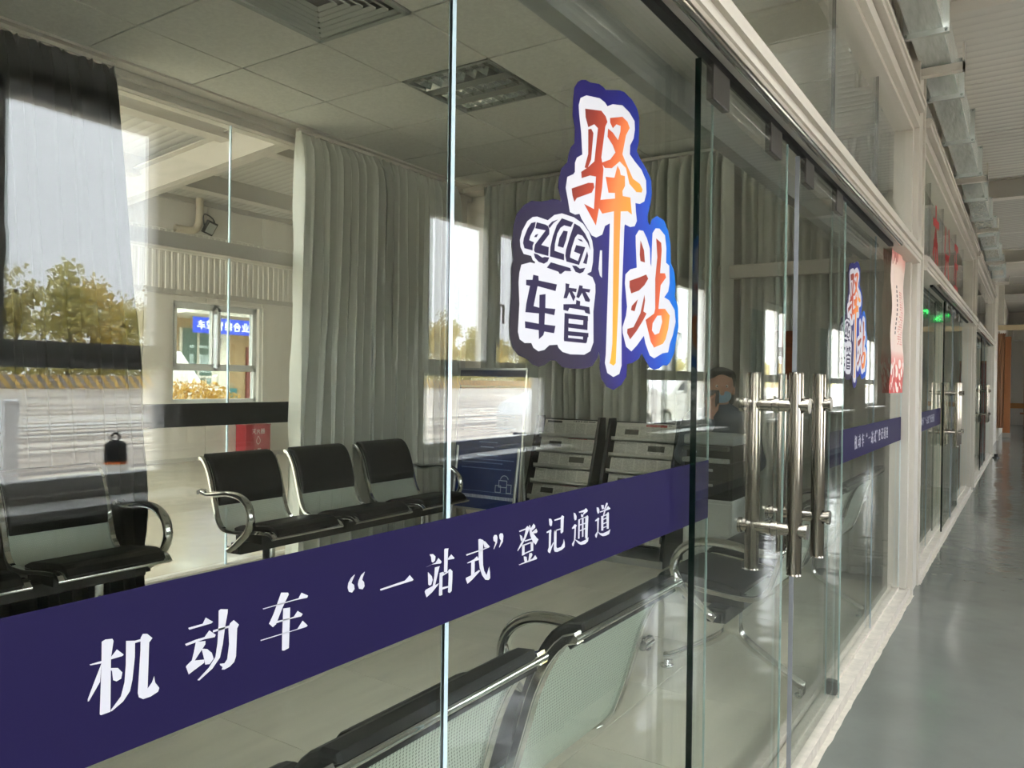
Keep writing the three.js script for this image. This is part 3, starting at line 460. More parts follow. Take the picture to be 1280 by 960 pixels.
// ---------------------------------------------------------------- curtains
function curtainGeo(L, H, pleats, seed, { drift = 0, amp = 0.045, gather = 1 } = {}) {
  const nx = Math.round(pleats * 16), ny = 30, pos = [], idx = [], uv = [];
  const off = []; let ph = 0; for (let i = 0; i <= nx; i++) { off.push(ph); ph += 0.55 + 0.9 * fbm(i / nx, 0.2, 14, 2, 2, seed); }
  for (let j = 0; j <= ny; j++) for (let i = 0; i <= nx; i++) {
    const v = j / ny, u = i / nx, y = H * (1 - v), a = off[i] / ph * pleats * 2 * Math.PI;
    const headK = Math.min(1, v / 0.04), tight = Math.exp(-v * 26);
    const wob = fbm(u, v, 9, 3, 3, seed + 5) - 0.5, w2 = fbm(u, v * 0.5, 24, 2, 2, seed + 9) - 0.5;
    const A = amp * (0.45 + 0.55 * headK) * (0.45 + 1.3 * fbm(u, 0.5, 11, 2, 2, seed + 2)) * (1 - 0.35 * tight);
    const sn = Math.sin(a + wob * 1.6 * v); let z = A * (Math.abs(sn) * 1.7 - 0.85 + 0.15 * sn) + A * 0.42 * Math.sin(2.1 * a + 1.3 + 2.2 * w2) + tight * 0.012 * Math.sin(a * 3.0) + 0.05 * wob * v;
    const x = L * u + drift * v * (1 - u) + 0.014 * Math.cos(a * 1.0 + wob) * headK + 0.05 * w2 * v * gather;
    pos.push(x, y + (v === 0 ? 0.012 * Math.sin(a * 2 + 1) : 0), z); uv.push(L * u * 1.6, y);
  }
  for (let j = 0; j < ny; j++) for (let i = 0; i < nx; i++) { const k = j * (nx + 1) + i; idx.push(k, k + nx + 1, k + 1, k + 1, k + nx + 1, k + nx + 2); }
  const g = new THREE.BufferGeometry(); g.setAttribute('position', new THREE.Float32BufferAttribute(pos, 3)); g.setAttribute('uv', new THREE.Float32BufferAttribute(uv, 2)); g.setIndex(idx); g.computeVertexNormals(); return g;
}
function curtain(label, pos, turn, L, pleats, seed, opt = {}, rail = true) {
  const t = thing('curtain', label, 'curtain', pos, turn);
  part('cloth', [curtainGeo(L, 2.86, pleats, seed, opt)], M.curtain, t);
  if (rail) part('rail', [box(0, L, 2.865, 2.885, -0.015, 0.015)], M.white, t);
  return t;
}
// the left one is mirrored along its width so that its drift sits at the free right-hand edge
{
  const t = thing('curtain', 'grey satin curtain at the far left behind the first bench', 'curtain', [2.28, 0.02, -4.08], 0);
  part('cloth', [curtainGeo(2.72, 2.86, 22, 101, { drift: -0.2, amp: 0.075 }).scale(-1, 1, 1)], M.curtain, t);
  part('rail', [box(-2.72, 0, 2.865, 2.885, -0.015, 0.015)], M.white, t);
}
curtain('wide grey satin curtain hanging in deep folds behind the middle bench', [3.52, 0.02, -4.075], 0, 1.68, 15, 202, { drift: -0.05, amp: 0.085 });
curtain('dark grey curtain on the end wall behind the magazine racks', [5.36, 0.02, -3.88], -Math.PI / 2, 2.12, 17, 303, { amp: 0.07 });
curtain('grey curtain on the end wall nearest the glass wall', [5.52, 0.02, -1.75], -Math.PI / 2, 0.95, 8, 404, { amp: 0.035 }, false);

// ---------------------------------------------------------------- waiting benches
const PROF = [[0.0, 0.408], [-0.025, 0.428], [-0.1, 0.428], [-0.22, 0.414], [-0.34, 0.405], [-0.42, 0.412], [-0.462, 0.45], [-0.49, 0.52], [-0.515, 0.6], [-0.54, 0.68], [-0.572, 0.745], [-0.608, 0.785], [-0.628, 0.792]];
const profCurve = new THREE.CatmullRomCurve3(PROF.map(([z, y]) => V(0, y, z)));
function along(a, b, n) { const r = []; for (let i = 0; i <= n; i++) { const t = a + (b - a) * i / n, p = profCurve.getPointAt(t), d = profCurve.getTangentAt(t); r.push([p.z, p.y, -d.y, d.z]); } return r; } // z, y, normal(z, y) on the sitting side
function slabAlong(a, b, n, lo, hi, x0, x1, bevel, roundEnds = false) {
  const P = along(a, b, n), k = (i) => (roundEnds ? Math.sin(Math.PI * Math.min(1, Math.max(0.02, Math.min(i, n - i) / n * 5)) / 2) : 1);
  const up = P.map(([z, y, nz, ny], i) => [z + nz * -1 * (lo + (hi - lo) * k(i)), y + ny * -1 * (lo + (hi - lo) * k(i))]), dn = P.map(([z, y, nz, ny]) => [z - nz * lo, y - ny * lo]).reverse();
  const pts = up.concat(dn).map(([z, y]) => [-z, y]);
  return extr(pts, x1 - x0 - 2 * bevel, bevel).rotateY(Math.PI / 2).translate(x0 + bevel, 0, 0);
}
{ // make sure the offset points to the sitting side (up for the seat)
  const q = along(0.2, 0.21, 1)[0]; if (-q[3] < 0) { for (const p of PROF) p; }
}
const SIGN = (() => { const q = along(0.2, 0.21, 1)[0]; return -q[3] > 0 ? 1 : -1; })();
function makeBench(label, pos, turn) {
  const t = thing('waiting_bench', label, 'bench', pos, turn, 'three-seat metal waiting benches');
  const W = 1.7;
  for (let s = 0; s < 3; s++) {
    const a = s * 0.6, b = a + 0.5;
    const P = along(0, 1, 46), pos2 = [], uv = [], idx = [];
    P.forEach(([z, y], i) => { for (let k = 0; k <= 1; k++) { pos2.push(a + 0.02 + 0.46 * k, y, z); uv.push(k * 0.46 / 0.5, i / 46); } });
    for (let i = 0; i < 46; i++) idx.push(2 * i, 2 * i + 1, 2 * i + 2, 2 * i + 1, 2 * i + 3, 2 * i + 2);
    const sh = new THREE.BufferGeometry(); sh.setAttribute('position', new THREE.Float32BufferAttribute(pos2, 3)); sh.setAttribute('uv', new THREE.Float32BufferAttribute(uv, 2)); sh.setIndex(idx); sh.computeVertexNormals();
    const shell = part('seat_shell', [sh], M.perf, t);
    part('side_rail', [slabAlong(0, 1, 40, -0.007 * SIGN, 0.007 * SIGN, a, a + 0.026, 0.003)], M.chrome, shell);
    part('side_rail', [slabAlong(0, 1, 40, -0.007 * SIGN, 0.007 * SIGN, b - 0.026, b, 0.003)], M.chrome, shell);
    each('edge_bar', [rod([a, 0.408, 0], [b, 0.408, 0], 0.008, 10), rod([a, 0.79, -0.628], [b, 0.79, -0.628], 0.007, 10)], M.chrome, shell);
    part('seat_cushion', [slabAlong(0.015, 0.4, 20, 0.013 * SIGN, 0.03 * SIGN, a + 0.03, b - 0.03, 0.008, true)], M.leather, t);
    part('back_cushion', [slabAlong(0.66, 0.995, 18, 0.012 * SIGN, 0.026 * SIGN, a + 0.028, b - 0.028, 0.008, true), slabAlong(0.955, 0.995, 4, -0.012 * SIGN, 0.003 * SIGN, a + 0.028, b - 0.028, 0.004, true)], M.leather, t);
    each('bracket', [box(a + 0.05, a + 0.09, 0.355, 0.405, -0.36, -0.14), box(b - 0.09, b - 0.05, 0.355, 0.405, -0.36, -0.14)], M.blackSteel, t);
  }
  part('beam', [rbox(-0.02, W + 0.02, 0.3, 0.36, -0.31, -0.23, 0.006)], M.blackSteel, t);
  for (const x of [-0.05, W + 0.05]) { // loop arms
    const arm = part('armrest', [tube([[x, 0.615, -0.53], [x, 0.605, -0.47], [x, 0.612, -0.4], [x, 0.625, -0.3], [x, 0.617, -0.2], [x, 0.575, -0.13], [x, 0.505, -0.105], [x, 0.44, -0.13], [x, 0.385, -0.19], [x, 0.34, -0.25], [x, 0.325, -0.28]], 0.0175, 60, 12).translate(-x, 0, 0).scale(1.35, 1, 1).translate(x, 0, 0)], M.chrome, t);
    part('bolt', [new THREE.CylinderGeometry(0.013, 0.013, 0.05, 16).rotateZ(Math.PI / 2).translate(x, 0.615, -0.525)], M.chrome, arm);
    part('arm_bracket', [box(Math.min(x, x < 0 ? 0.02 : W - 0.02), Math.max(x, x < 0 ? 0.02 : W - 0.02), 0.31, 0.345, -0.3, -0.245)], M.blackSteel, t);
  }
  for (const x of [0.2, W - 0.2]) {
    const leg = part('leg', [tube([[x, 0.3, -0.25], [x, 0.24, -0.25], [x, 0.19, -0.225], [x, 0.12, -0.12], [x, 0.055, -0.005], [x, 0.045, 0.03]], 0.019, 30, 12), tube([[x, 0.3, -0.29], [x, 0.24, -0.29], [x, 0.19, -0.315], [x, 0.12, -0.42], [x, 0.055, -0.535], [x, 0.045, -0.56]], 0.019, 30, 12), rbox(x - 0.02, x + 0.02, 0.2, 0.305, -0.305, -0.235, 0.008)], M.chrome, t);
    for (const z of [0.022, -0.552]) part('foot', [new THREE.LatheGeometry([[0, 0], [0.028, 0], [0.028, 0.01], [0.013, 0.014], [0.013, 0.05], [0, 0.05]].map((q) => new THREE.Vector2(...q)), 20).translate(x, 0, z)], M.chrome, leg);
  }
  return t;
}
const bench = makeBench('black padded chrome bench in front of the wide curtain, between the two curtains', [2.69, 0, -3.27], 0);
copyOf(bench, [0.42, 0, -3.27], 0, 'black padded chrome bench at the far left, only its right end in view');
copyOf(bench, [1.72, 0, -1.298], Math.PI, 'chrome bench seen from behind through the glass, pale perforated backs');
copyOf(bench, [4.75, 0, -1.298], Math.PI, 'chrome bench behind the sliding doors, with its leg and arm loop in view');

// ---------------------------------------------------------------- ceiling fittings
{
  const t = thing('ceiling_vent', 'square four-way air diffuser in the ceiling above the first bench', 'vent', [2.425, CEIL, -2.689]);
  const fr = (r, y, w) => [box(-r, r, y, y + 0.012, -r, -r + w), box(-r, r, y, y + 0.012, r - w, r), box(-r, -r + w, y, y + 0.012, -r, r), box(r - w, r, y, y + 0.012, -r, r)];
  part('frame', fr(0.297, -0.006, 0.03), M.alu2 = std(0xa9aca4, 0.4, 0.2), t);
  for (let k = 0; k < 6; k++) {
    const r = 0.26 - k * 0.04;
    for (let q = 0; q < 4; q++) { const b = new THREE.BoxGeometry(2 * r, 0.003, 0.025); b.rotateX(0.35); b.translate(0, 0.008, r - 0.002); b.rotateY(q * Math.PI / 2); part('blade', [b], M.alu2, t); }
  }
  part('plenum', [box(-0.29, 0.29, 0.1, 0.11, -0.29, 0.29), box(-0.29, -0.28, 0.0, 0.1, -0.29, 0.29), box(0.28, 0.29, 0.0, 0.1, -0.29, 0.29), box(-0.29, 0.29, 0.0, 0.1, -0.29, -0.28), box(-0.29, 0.29, 0.0, 0.1, 0.28, 0.29)], M.galvDark, t);
}
{
  const t = thing('grille_lamp', 'square ceiling lamp with three louvred troughs, switched off', 'lamp', [3.626, CEIL, -2.689]);
  const pl = std(0x9b9d95, 0.45, 0.1), refl = std(0xc9cbc6, 0.18, 0.9);
  part('housing', [box(-0.297, 0.297, 0.07, 0.08, -0.297, 0.297), ...[-0.297, -0.112, 0.084, 0.282].map((x, i) => box(x, x + [0.02, 0.07, 0.07, 0.015][i], -0.002, 0.07, -0.297, 0.297)), box(-0.297, 0.297, -0.002, 0.07, -0.297, -0.275), box(-0.297, 0.297, -0.002, 0.07, 0.275, 0.297)], pl, t);
  for (const x of [-0.195, 0.02, 0.218]) {
    const pts = [[-0.08, 0], [-0.05, 0.045], [0, 0.06], [0.05, 0.045], [0.08, 0], [0.078, 0], [0.048, 0.043], [0, 0.057], [-0.048, 0.043], [-0.078, 0]];
    const tr = part('reflector', [extr(pts, 0.55).translate(x, 0, -0.275)], refl, t);
    part('tube', [rod([x, 0.036, -0.27], [x, 0.036, 0.27], 0.012)], std(0xd8d8d2, 0.3), tr);
    for (let k = 0; k < 7; k++) part('louvre', [box(x - 0.075, x + 0.075, 0, 0.03, -0.24 + k * 0.08, -0.237 + k * 0.08)], refl, tr);
  }
}
// ---------------------------------------------------------------- outside the corridor windows: car park, kerb, trees, cars
M.asphalt = std(0xffffff, 0.42, 0, { map: mottle(0xd3c4b2, 0.95, 3, 44, 4, 91, 512, [0.03, 0.06]), bumpMap: bumpTex(24, 24, 3, 93, 256, [0.25, 0.25]), bumpScale: 0.004 });
struct('ground', [D(-150, 520, -0.3, -0.05, -200, OUTW - 0.2)], M.asphalt, 'wide wet car park seen mirrored in the glass');
{
  const stripe = tex(64, (u, v) => { const k = ((u * 2 + v * 0.9) % 1 + 1) % 1; return css(k < 0.5 ? 0xe0bb70 : 0x9b958c).map((c) => c * (0.85 + 0.3 * fbm(u, v, 8, 8, 3, 5))); }, { srgb: true, repeat: [0.55, 0.85] });
  single('striped_kerb', [D(-90, 480, -0.05, 1.22, -74.4, -74)], std(0xffffff, 0.8, 0, { map: stripe }), 'long kerb wall with yellow and black slanted stripes across the car park', 'kerb');
}
const paintLine = std(0xe6e4de, 0.6);
for (let i = 0; i < 9; i++) single('parking_line', [box(-2.6, 2.6, -0.05, -0.044, -0.06, 0.06).rotateY(0.0).translate(2 + i * 6.2, 0, 9 + (i % 3) * 7)], paintLine, ['first', 'second', 'third', 'fourth', 'fifth', 'sixth', 'seventh', 'eighth', 'ninth'][i] + ' white painted line from the left on the mirrored wet car park', 'line', 'white lines on the car park');
// trees
const leafMats = [0xe2da9a, 0xe8d898, 0xd6cf90, 0xd8d09a].map((c) => new THREE.MeshPhysicalMaterial({ color: c, roughness: 0.8, side: THREE.DoubleSide, transmission: 0.5, thickness: 0 }));
const bark = std(0x4a4036, 0.9);
function makeTree(kind, seed) {
  seedValue = seed;
  const t = thing('tree', '', 'tree', [0, 0, 0], 0, 'trees behind the striped kerb');
  const H = 8.4 + kind * 1.1, limbs = [tube([[0, 0, 0], [0.1, H * 0.2, 0.05], [-0.05, H * 0.42, 0], [0.1, H * 0.75, 0.1]], 0.16, 20, 8)], tips = [];
  for (let i = 0; i < 19; i++) {
    const y0 = H * rr(0.22, 0.7), a = rr(0, 6.283), len = rr(1.4, 3.2) * (1.15 - y0 / H), e = V(Math.cos(a) * len, y0 + rr(0.8, 2.3), Math.sin(a) * len);
    limbs.push(tube([[0, y0, 0], [e.x * 0.45, y0 + (e.y - y0) * 0.4, e.z * 0.45], [e.x, e.y, e.z]], 0.05, 8, 5)); tips.push(e, e.clone().multiplyScalar(0.6).setY(y0 + (e.y - y0) * 0.6));
  }
  tips.push(V(0, H * 0.9, 0), V(0.4, H * 0.82, 0.3));
  part('trunk', limbs, bark, t);
  const pos = [], idx = [];
  for (const c of tips) for (let i = 0; i < 75; i++) {
    const d = V(rr(-1, 1), rr(-1, 1), rr(-1, 1)); if (d.length() > 1) continue; d.multiply(V(1.15, 0.85, 1.15)).add(c);
    const a = V(rr(-1, 1), rr(-1, 1), rr(-1, 1)).normalize(), b = V(rr(-1, 1), rr(-1, 1), rr(-1, 1)).cross(a).normalize(), s = rr(0.17, 0.3), k = pos.length / 3;
    for (const [u, v] of [[-1, 0], [0, -0.6], [1, 0], [0, 0.6]]) pos.push(d.x + (a.x * u + b.x * v) * s, d.y + (a.y * u + b.y * v) * s, d.z + (a.z * u + b.z * v) * s);
    idx.push(k, k + 1, k + 2, k, k + 2, k + 3);
  }
  const g = new THREE.BufferGeometry(); g.setAttribute('position', new THREE.Float32BufferAttribute(pos, 3)); g.setIndex(idx); g.computeVertexNormals();
  part('foliage', [g], leafMats[kind], t);
  return t;
}
{
  const protos = [0, 1, 2, 3].map((k) => makeTree(k, 500 + k * 17)), say = ['yellowing loose autumn tree', 'tall golden autumn tree', 'olive green dense tree', 'dull green yellow tree'];
  const spots = [];
  for (const [who, a, b, step] of [['first', 28, 54, 3.8], ['second', 95, 136, 4.8], ['third', 190, 221, 7], ['fourth', 274, 318, 9], ['fifth', 380, 435, 12]]) { let n = 0; for (let x = a; x < b; x += step * rr(0.8, 1.2)) spots.push([x, 76.5 + 9 * rnd(), who, n++]); }
  const nth = ['leftmost', 'second', 'third', 'fourth', 'fifth', 'sixth', 'seventh', 'eighth', 'ninth', 'tenth'];
  spots.forEach(([x, z, who, n], i) => {
    const k = (i * 3 + 1) % 4, label = `${say[k]}, ${nth[n]} from the left in the ${who} mirrored window`, p = protos[k];
    const t = p.userData.label ? copyOf(p, [x, -0.05, z], i * 1.3, label) : p; t.position.set(x, -0.05, z); t.userData.label = label; t.scale.setScalar(0.95 + 0.33 * hash(i, 3, 5)); t.rotation.y = i * 1.3;
  });
}

{ // low growth that fills the foot of the tree row
  seedValue = 4242; const pos = [], idx = [];
  for (let i = 0; i < 15000; i++) {
    const u = i / 15000, x = u < 0.25 ? 22 + 36 * u / 0.25 : u < 0.55 ? 90 + 50 * (u - 0.25) / 0.3 : u < 0.75 ? 185 + 45 * (u - 0.55) / 0.2 : u < 0.88 ? 268 + 56 * (u - 0.75) / 0.13 : 370 + 75 * (u - 0.88) / 0.12;
    const top = 1.7 + 1.6 * fbm((x * 0.013) % 1, 0.4, 24, 2, 3, 17), cy = top * Math.sqrt(rnd()), cz = 75.6 + 2.2 * rnd(), s = rr(0.16, 0.34), k = pos.length / 3;
    const a = V(rr(-1, 1), rr(-1, 1), rr(-1, 1)).normalize(), b = V(rr(-1, 1), rr(-1, 1), rr(-1, 1)).cross(a).normalize();
    for (const [p, q] of [[-1, 0], [0, -0.6], [1, 0], [0, 0.6]]) pos.push(x + (a.x * p + b.x * q) * s, cy + (a.y * p + b.y * q) * s, cz + (a.z * p + b.z * q) * s);
    idx.push(k, k + 1, k + 2, k, k + 2, k + 3);
  }
  const g = new THREE.BufferGeometry(); g.setAttribute('position', new THREE.Float32BufferAttribute(pos, 3)); g.setIndex(idx); g.computeVertexNormals();
  const o = single('undergrowth', [g], leafMats[2], 'low olive undergrowth along the striped kerb under the trees', 'undergrowth'); o.userData.kind = 'stuff';
}
// ---------------------------------------------------------------- printed matter
const fineText = (g, x, y, w, h, rows, color, s) => { g.fillStyle = color; const rh = h / rows; for (let r = 0; r < rows; r++) for (let q = 0; q < w;) { const L = 1.5 + 3 * hash(q, r, s); if (hash(q, r, s + 1) > 0.2) g.fillRect(x + q, y + r * rh, L, rh * 0.5); q += L + 1; } };
const newsTex = [0, 1, 2].map((k) => paint(256, 128, (g, w, h) => {
  g.fillStyle = ['#e0ddd2', '#d8d5ca', '#e4e1d8'][k]; g.fillRect(0, 0, w, h);
  for (let c = 0; c < 5; c++) fineText(g, 6 + c * 50, 26, 42, 98, 22, '#a5a299', 20 * k + c);
  g.fillStyle = '#2d2b2a'; if (k === 0) { g.fillRect(12, 8, 70, 16); } fineText(g, 140, 6, 100, 16, 1, '#33302c', 55 + k);
  if (k === 1) { g.fillStyle = '#a8332c'; g.fillRect(130, 8, 90, 18); g.fillStyle = '#4f4b45'; g.fillRect(40, 50, 60, 40); }
  if (k === 2) { g.fillStyle = '#5a5750'; g.fillRect(150, 44, 70, 44); }
}));
const newsMat = newsTex.map((t) => std(0xffffff, 0.8, 0, { map: t }));
const paperEdge = std(0xd6d3c8, 0.85);
// a rack leaning back against the end wall: local +z looks out of the rack
function makeRack(label, pos, turn, W) {
  const t = thing('newspaper_rack', label, 'rack', pos, turn, 'black newspaper racks on the end wall');
  for (const x of [0, W]) part('side_panel', [extr([[0, 0], [0.36, 0], [0.36, 0.1], [0.08, 0.98], [0, 0.98]], 0.02, 0.002).rotateY(-Math.PI / 2).translate(x + 0.01, 0, 0)], M.black, t);
  part('back_panel', [box(0, W, 0.05, 0.96, 0.0, 0.015)], M.black, t);
  part('base', [rbox(-0.01, W + 0.01, 0, 0.05, 0, 0.38, 0.006)], M.alu, t);
  for (let i = 0; i < 7; i++) { const y = 0.14 + i * 0.115, z = 0.34 - i * 0.042; part('shelf', [box(0.012, W - 0.012, y - 0.012, y, 0.02, z), box(0.012, W - 0.012, y - 0.012, y + 0.022, z - 0.004, z)], std(0xcfcdc4, 0.5), t); }
  return t;
}
const RW = 0.53, rackA = [5.28, 0, -3.2], rackB = [5.28, 0, -2.58];
makeRack('left newspaper rack of two, with magazines in its lowest row', rackA, -Math.PI / 2, RW);
makeRack('right newspaper rack of two, newspapers in every row', rackB, -Math.PI / 2, RW);
const rackPoint = (base, x, y, z) => [base[0] - z, y, base[2] - RW + (RW - x) * 0 + x - 0]; // rack turned so that its front looks to -x
const newsGeo = (w, h) => { const b = new THREE.BoxGeometry(w, h, 0.012, 6, 2, 1), p = b.attributes.position; for (let i = 0; i < p.count; i++) p.setZ(i, p.getZ(i) + 0.004 * Math.sin(p.getX(i) * 18)); b.computeVertexNormals(); return b; };
let paperNo = 0;
function paper(name, label, cat, group, rack, ix, w, h, row, m) {
  const o = part(numbered(name), newsGeo(w, h), m, scene); tag(o, label, cat, group);
  const y = 0.14 + row * 0.115, z = 0.34 - row * 0.042 - 0.022 - 0.008 * (paperNo++ % 2), lean = 0.3;
  const g = new THREE.Object3D(); g.position.set(...rack); g.rotation.y = -Math.PI / 2; g.updateMatrixWorld();
  const l = new THREE.Object3D(); l.position.set(ix, y + h / 2 * Math.cos(lean) + 0.001, z - h / 2 * Math.sin(lean)); l.rotation.x = -lean; g.add(l); g.updateMatrixWorld(true);
  l.matrixWorld.decompose(o.position, o.quaternion, o.scale);
  return o;
}
const order = ['lowest', 'second lowest', 'third lowest', 'fourth', 'fifth', 'sixth', 'top'];
for (const [rk, who, from] of [[rackA, 'left', 1], [rackB, 'right', 0]]) for (let r = from; r < 7; r++) paper('newspaper', `folded newspapers in the ${order[r]} row of the ${who} rack`, 'newspaper', 'newspapers in the racks', rk, RW / 2, 0.46, 0.125, r, newsMat[(r * 2 + (who === 'left' ? 0 : 1)) % 3]);
const magTex = (bg, head, f) => paint(96, 128, (g, w, h) => { g.fillStyle = bg; g.fillRect(0, 0, w, h); g.fillStyle = head; g.fillRect(6, 6, 84, 18); f(g, w, h); });
[['#3f5a66', '#c9d6d8', 'teal magazine with figures on its cover', (g) => { g.fillStyle = '#26343c'; g.fillRect(20, 60, 24, 60); g.fillRect(56, 66, 20, 60); g.fillStyle = '#b9937a'; g.fillRect(26, 48, 10, 14); g.fillRect(60, 54, 10, 14); }], ['#8a3430', '#2d3f78', 'magazine with a blue headline over red print', (g) => { g.fillStyle = '#d8d2c6'; g.fillRect(8, 40, 80, 34); fineText(g, 8, 80, 80, 40, 8, '#e0d6c8', 3); }], ['#dcd8cc', '#27406e', 'white magazine with a dark blue headline', (g) => { fineText(g, 8, 40, 80, 80, 12, '#6f6a60', 4); g.fillStyle = '#a83a30'; g.fillRect(50, 60, 34, 30); }]].forEach(([bg, hd, lb, f], i) => {
  const o = paper('magazine', lb + ', lowest row of the left rack', 'magazine', 'magazines in the left rack', rackA, 0.1 + i * 0.165, 0.155, 0.2, 0, std(0xffffff, 0.45, 0, { map: magTex(bg, hd, f) }));
  o.translateZ(0.016);
});
// blue notice board on a stand
{
  const t = paint(512, 850, (g, w, h) => {
    const q = g.createLinearGradient(0, 0, 0, h); q.addColorStop(0, '#13204a'); q.addColorStop(1, '#16337a'); g.fillStyle = q; g.fillRect(0, 0, w, h);
    g.fillStyle = '#2c6c92'; g.fillRect(0, 96, w, 14);
    const row = (y, a, b, s, hgt = 6, c = '#93a7cf') => { g.fillStyle = c; for (let x = a; x < b;) { const L = 4 + 4 * hash(x, y, s); g.fillRect(x, y, L, hgt); x += L + 2; } };
    row(48, 90, 420, 1, 18, '#cfd8ec');
    [[250, 180, 330], [280, 60, 450], [300, 60, 400], [350, 60, 460], [372, 60, 420], [440, 190, 330], [470, 200, 300], [520, 180, 340], [545, 60, 460], [566, 60, 380], [600, 60, 440]].forEach(([y, a, b]) => row(y, a, b, y, 6));
    g.strokeStyle = '#c6cfdf'; g.lineWidth = 5; g.strokeRect(360, 668, 60, 40); g.beginPath(); g.arc(400, 668, 30, 3.3, 6); g.stroke(); g.strokeRect(335, 700, 40, 40); g.strokeRect(420, 690, 34, 50);
    row(742, 40, 480, 4, 3); row(766, 40, 475, 9, 20, '#d7deee');
  });
  const s = thing('notice_board', 'dark blue printed notice board in a thin frame on a stand, beside the middle bench', 'notice board', [4.74, 0, -3.38], -Math.PI / 2);
  const lean = new THREE.Group(); lean.name = 'board'; lean.rotation.x = -0.09; lean.position.set(0, 0.29, 0); s.add(lean);
  part('print', [new THREE.PlaneGeometry(0.6, 1.04).translate(0, 0.52, 0.0125)], std(0xffffff, 0.35, 0, { map: t }), lean);
  part('frame', [rbox(-0.315, 0.315, -0.015, 1.055, -0.012, 0.01, 0.004), box(-0.315, -0.3, -0.015, 1.055, 0.0, 0.016), box(0.3, 0.315, -0.015, 1.055, 0, 0.016), box(-0.315, 0.315, 1.04, 1.055, 0, 0.016), box(-0.315, 0.315, -0.015, 0.0, 0, 0.016)], M.alu, lean);
  for (const x of [-0.28, 0.28]) each('leg', [rod([x, 0, 0.09], [x, 0.75, -0.035], 0.012), rod([x, 0, -0.14], [x, 0.9, -0.06], 0.012)], M.alu, s);
}
// office copier facing the glass wall
{
  const c = thing('copier', 'slim copier with a pale cabinet and black paper trays, in front of the seated person', 'copier', [4.22, 0, -1.63], -Math.PI / 2);
  c.scale.set(0.52, 0.975, 0.52);
  const pale = std(0xc3c7c1, 0.5), dark = std(0x17191a, 0.4);
  part('cabinet', [rbox(0, 0.54, 0.03, 0.62, -0.58, 0, 0.012)], pale, c);
  part('cabinet_door', [rbox(0.02, 0.52, 0.06, 0.6, -0.01, 0.012, 0.006)], pale, c);
  part('paper_deck', [rbox(0.005, 0.535, 0.62, 0.83, -0.57, 0.0, 0.01)], dark, c);
  for (const y of [0.65, 0.735]) { const d = part('paper_tray', [rbox(0.03, 0.5, y, y + 0.075, -0.01, 0.014, 0.006)], dark, c); part('grip', [rbox(0.2, 0.33, y + 0.045, y + 0.06, 0.01, 0.022, 0.003)], pale, d); }
  part('output_shelf', [rbox(0.0, 0.5, 0.83, 0.855, -0.5, 0.06, 0.006)], std(0x8f948e, 0.5), c);
  part('body', [rbox(0.01, 0.53, 0.85, 0.93, -0.56, -0.05, 0.012), rbox(0.4, 0.53, 0.83, 0.93, -0.56, -0.02, 0.012)], dark, c);
  part('scanner_lid', [rbox(-0.005, 0.545, 0.93, 0.985, -0.58, 0.0, 0.014)], std(0x9aa09b, 0.45), c);
  part('control_panel', [rbox(0.02, 0.5, 0.9, 0.925, -0.02, 0.07, 0.006)], std(0x4a4e4c, 0.4), c);
  part('indicator', [new THREE.CylinderGeometry(0.005, 0.005, 0.004, 12).rotateX(Math.PI / 2).translate(0.12, 0.885, -0.047)], std(0xe8f2f2, 0.3, 0, { emissive: 0xe0f0ff, emissiveIntensity: 0.8 }), c);
  part('paper_label', [box(0.1, 0.2, 0.755, 0.81, 0.0135, 0.0148)], std(0xd9dcd8, 0.8), c);
}
// wooden panel leaning on the end wall behind the door gap
single('wooden_board', [rbox(5.27, 5.3, 1.28, 1.6, -1.42, -1.29, 0.004)], std(0x8d6038, 0.5, 0, { map: tex(128, (u, v) => css(0xc89a6a).map((c) => c * (0.75 + 0.35 * fbm(u, v, 3, 40, 3, 8))), { srgb: true }) }), 'narrow brown wooden board on the end wall, seen in the gap between the doors', 'board');
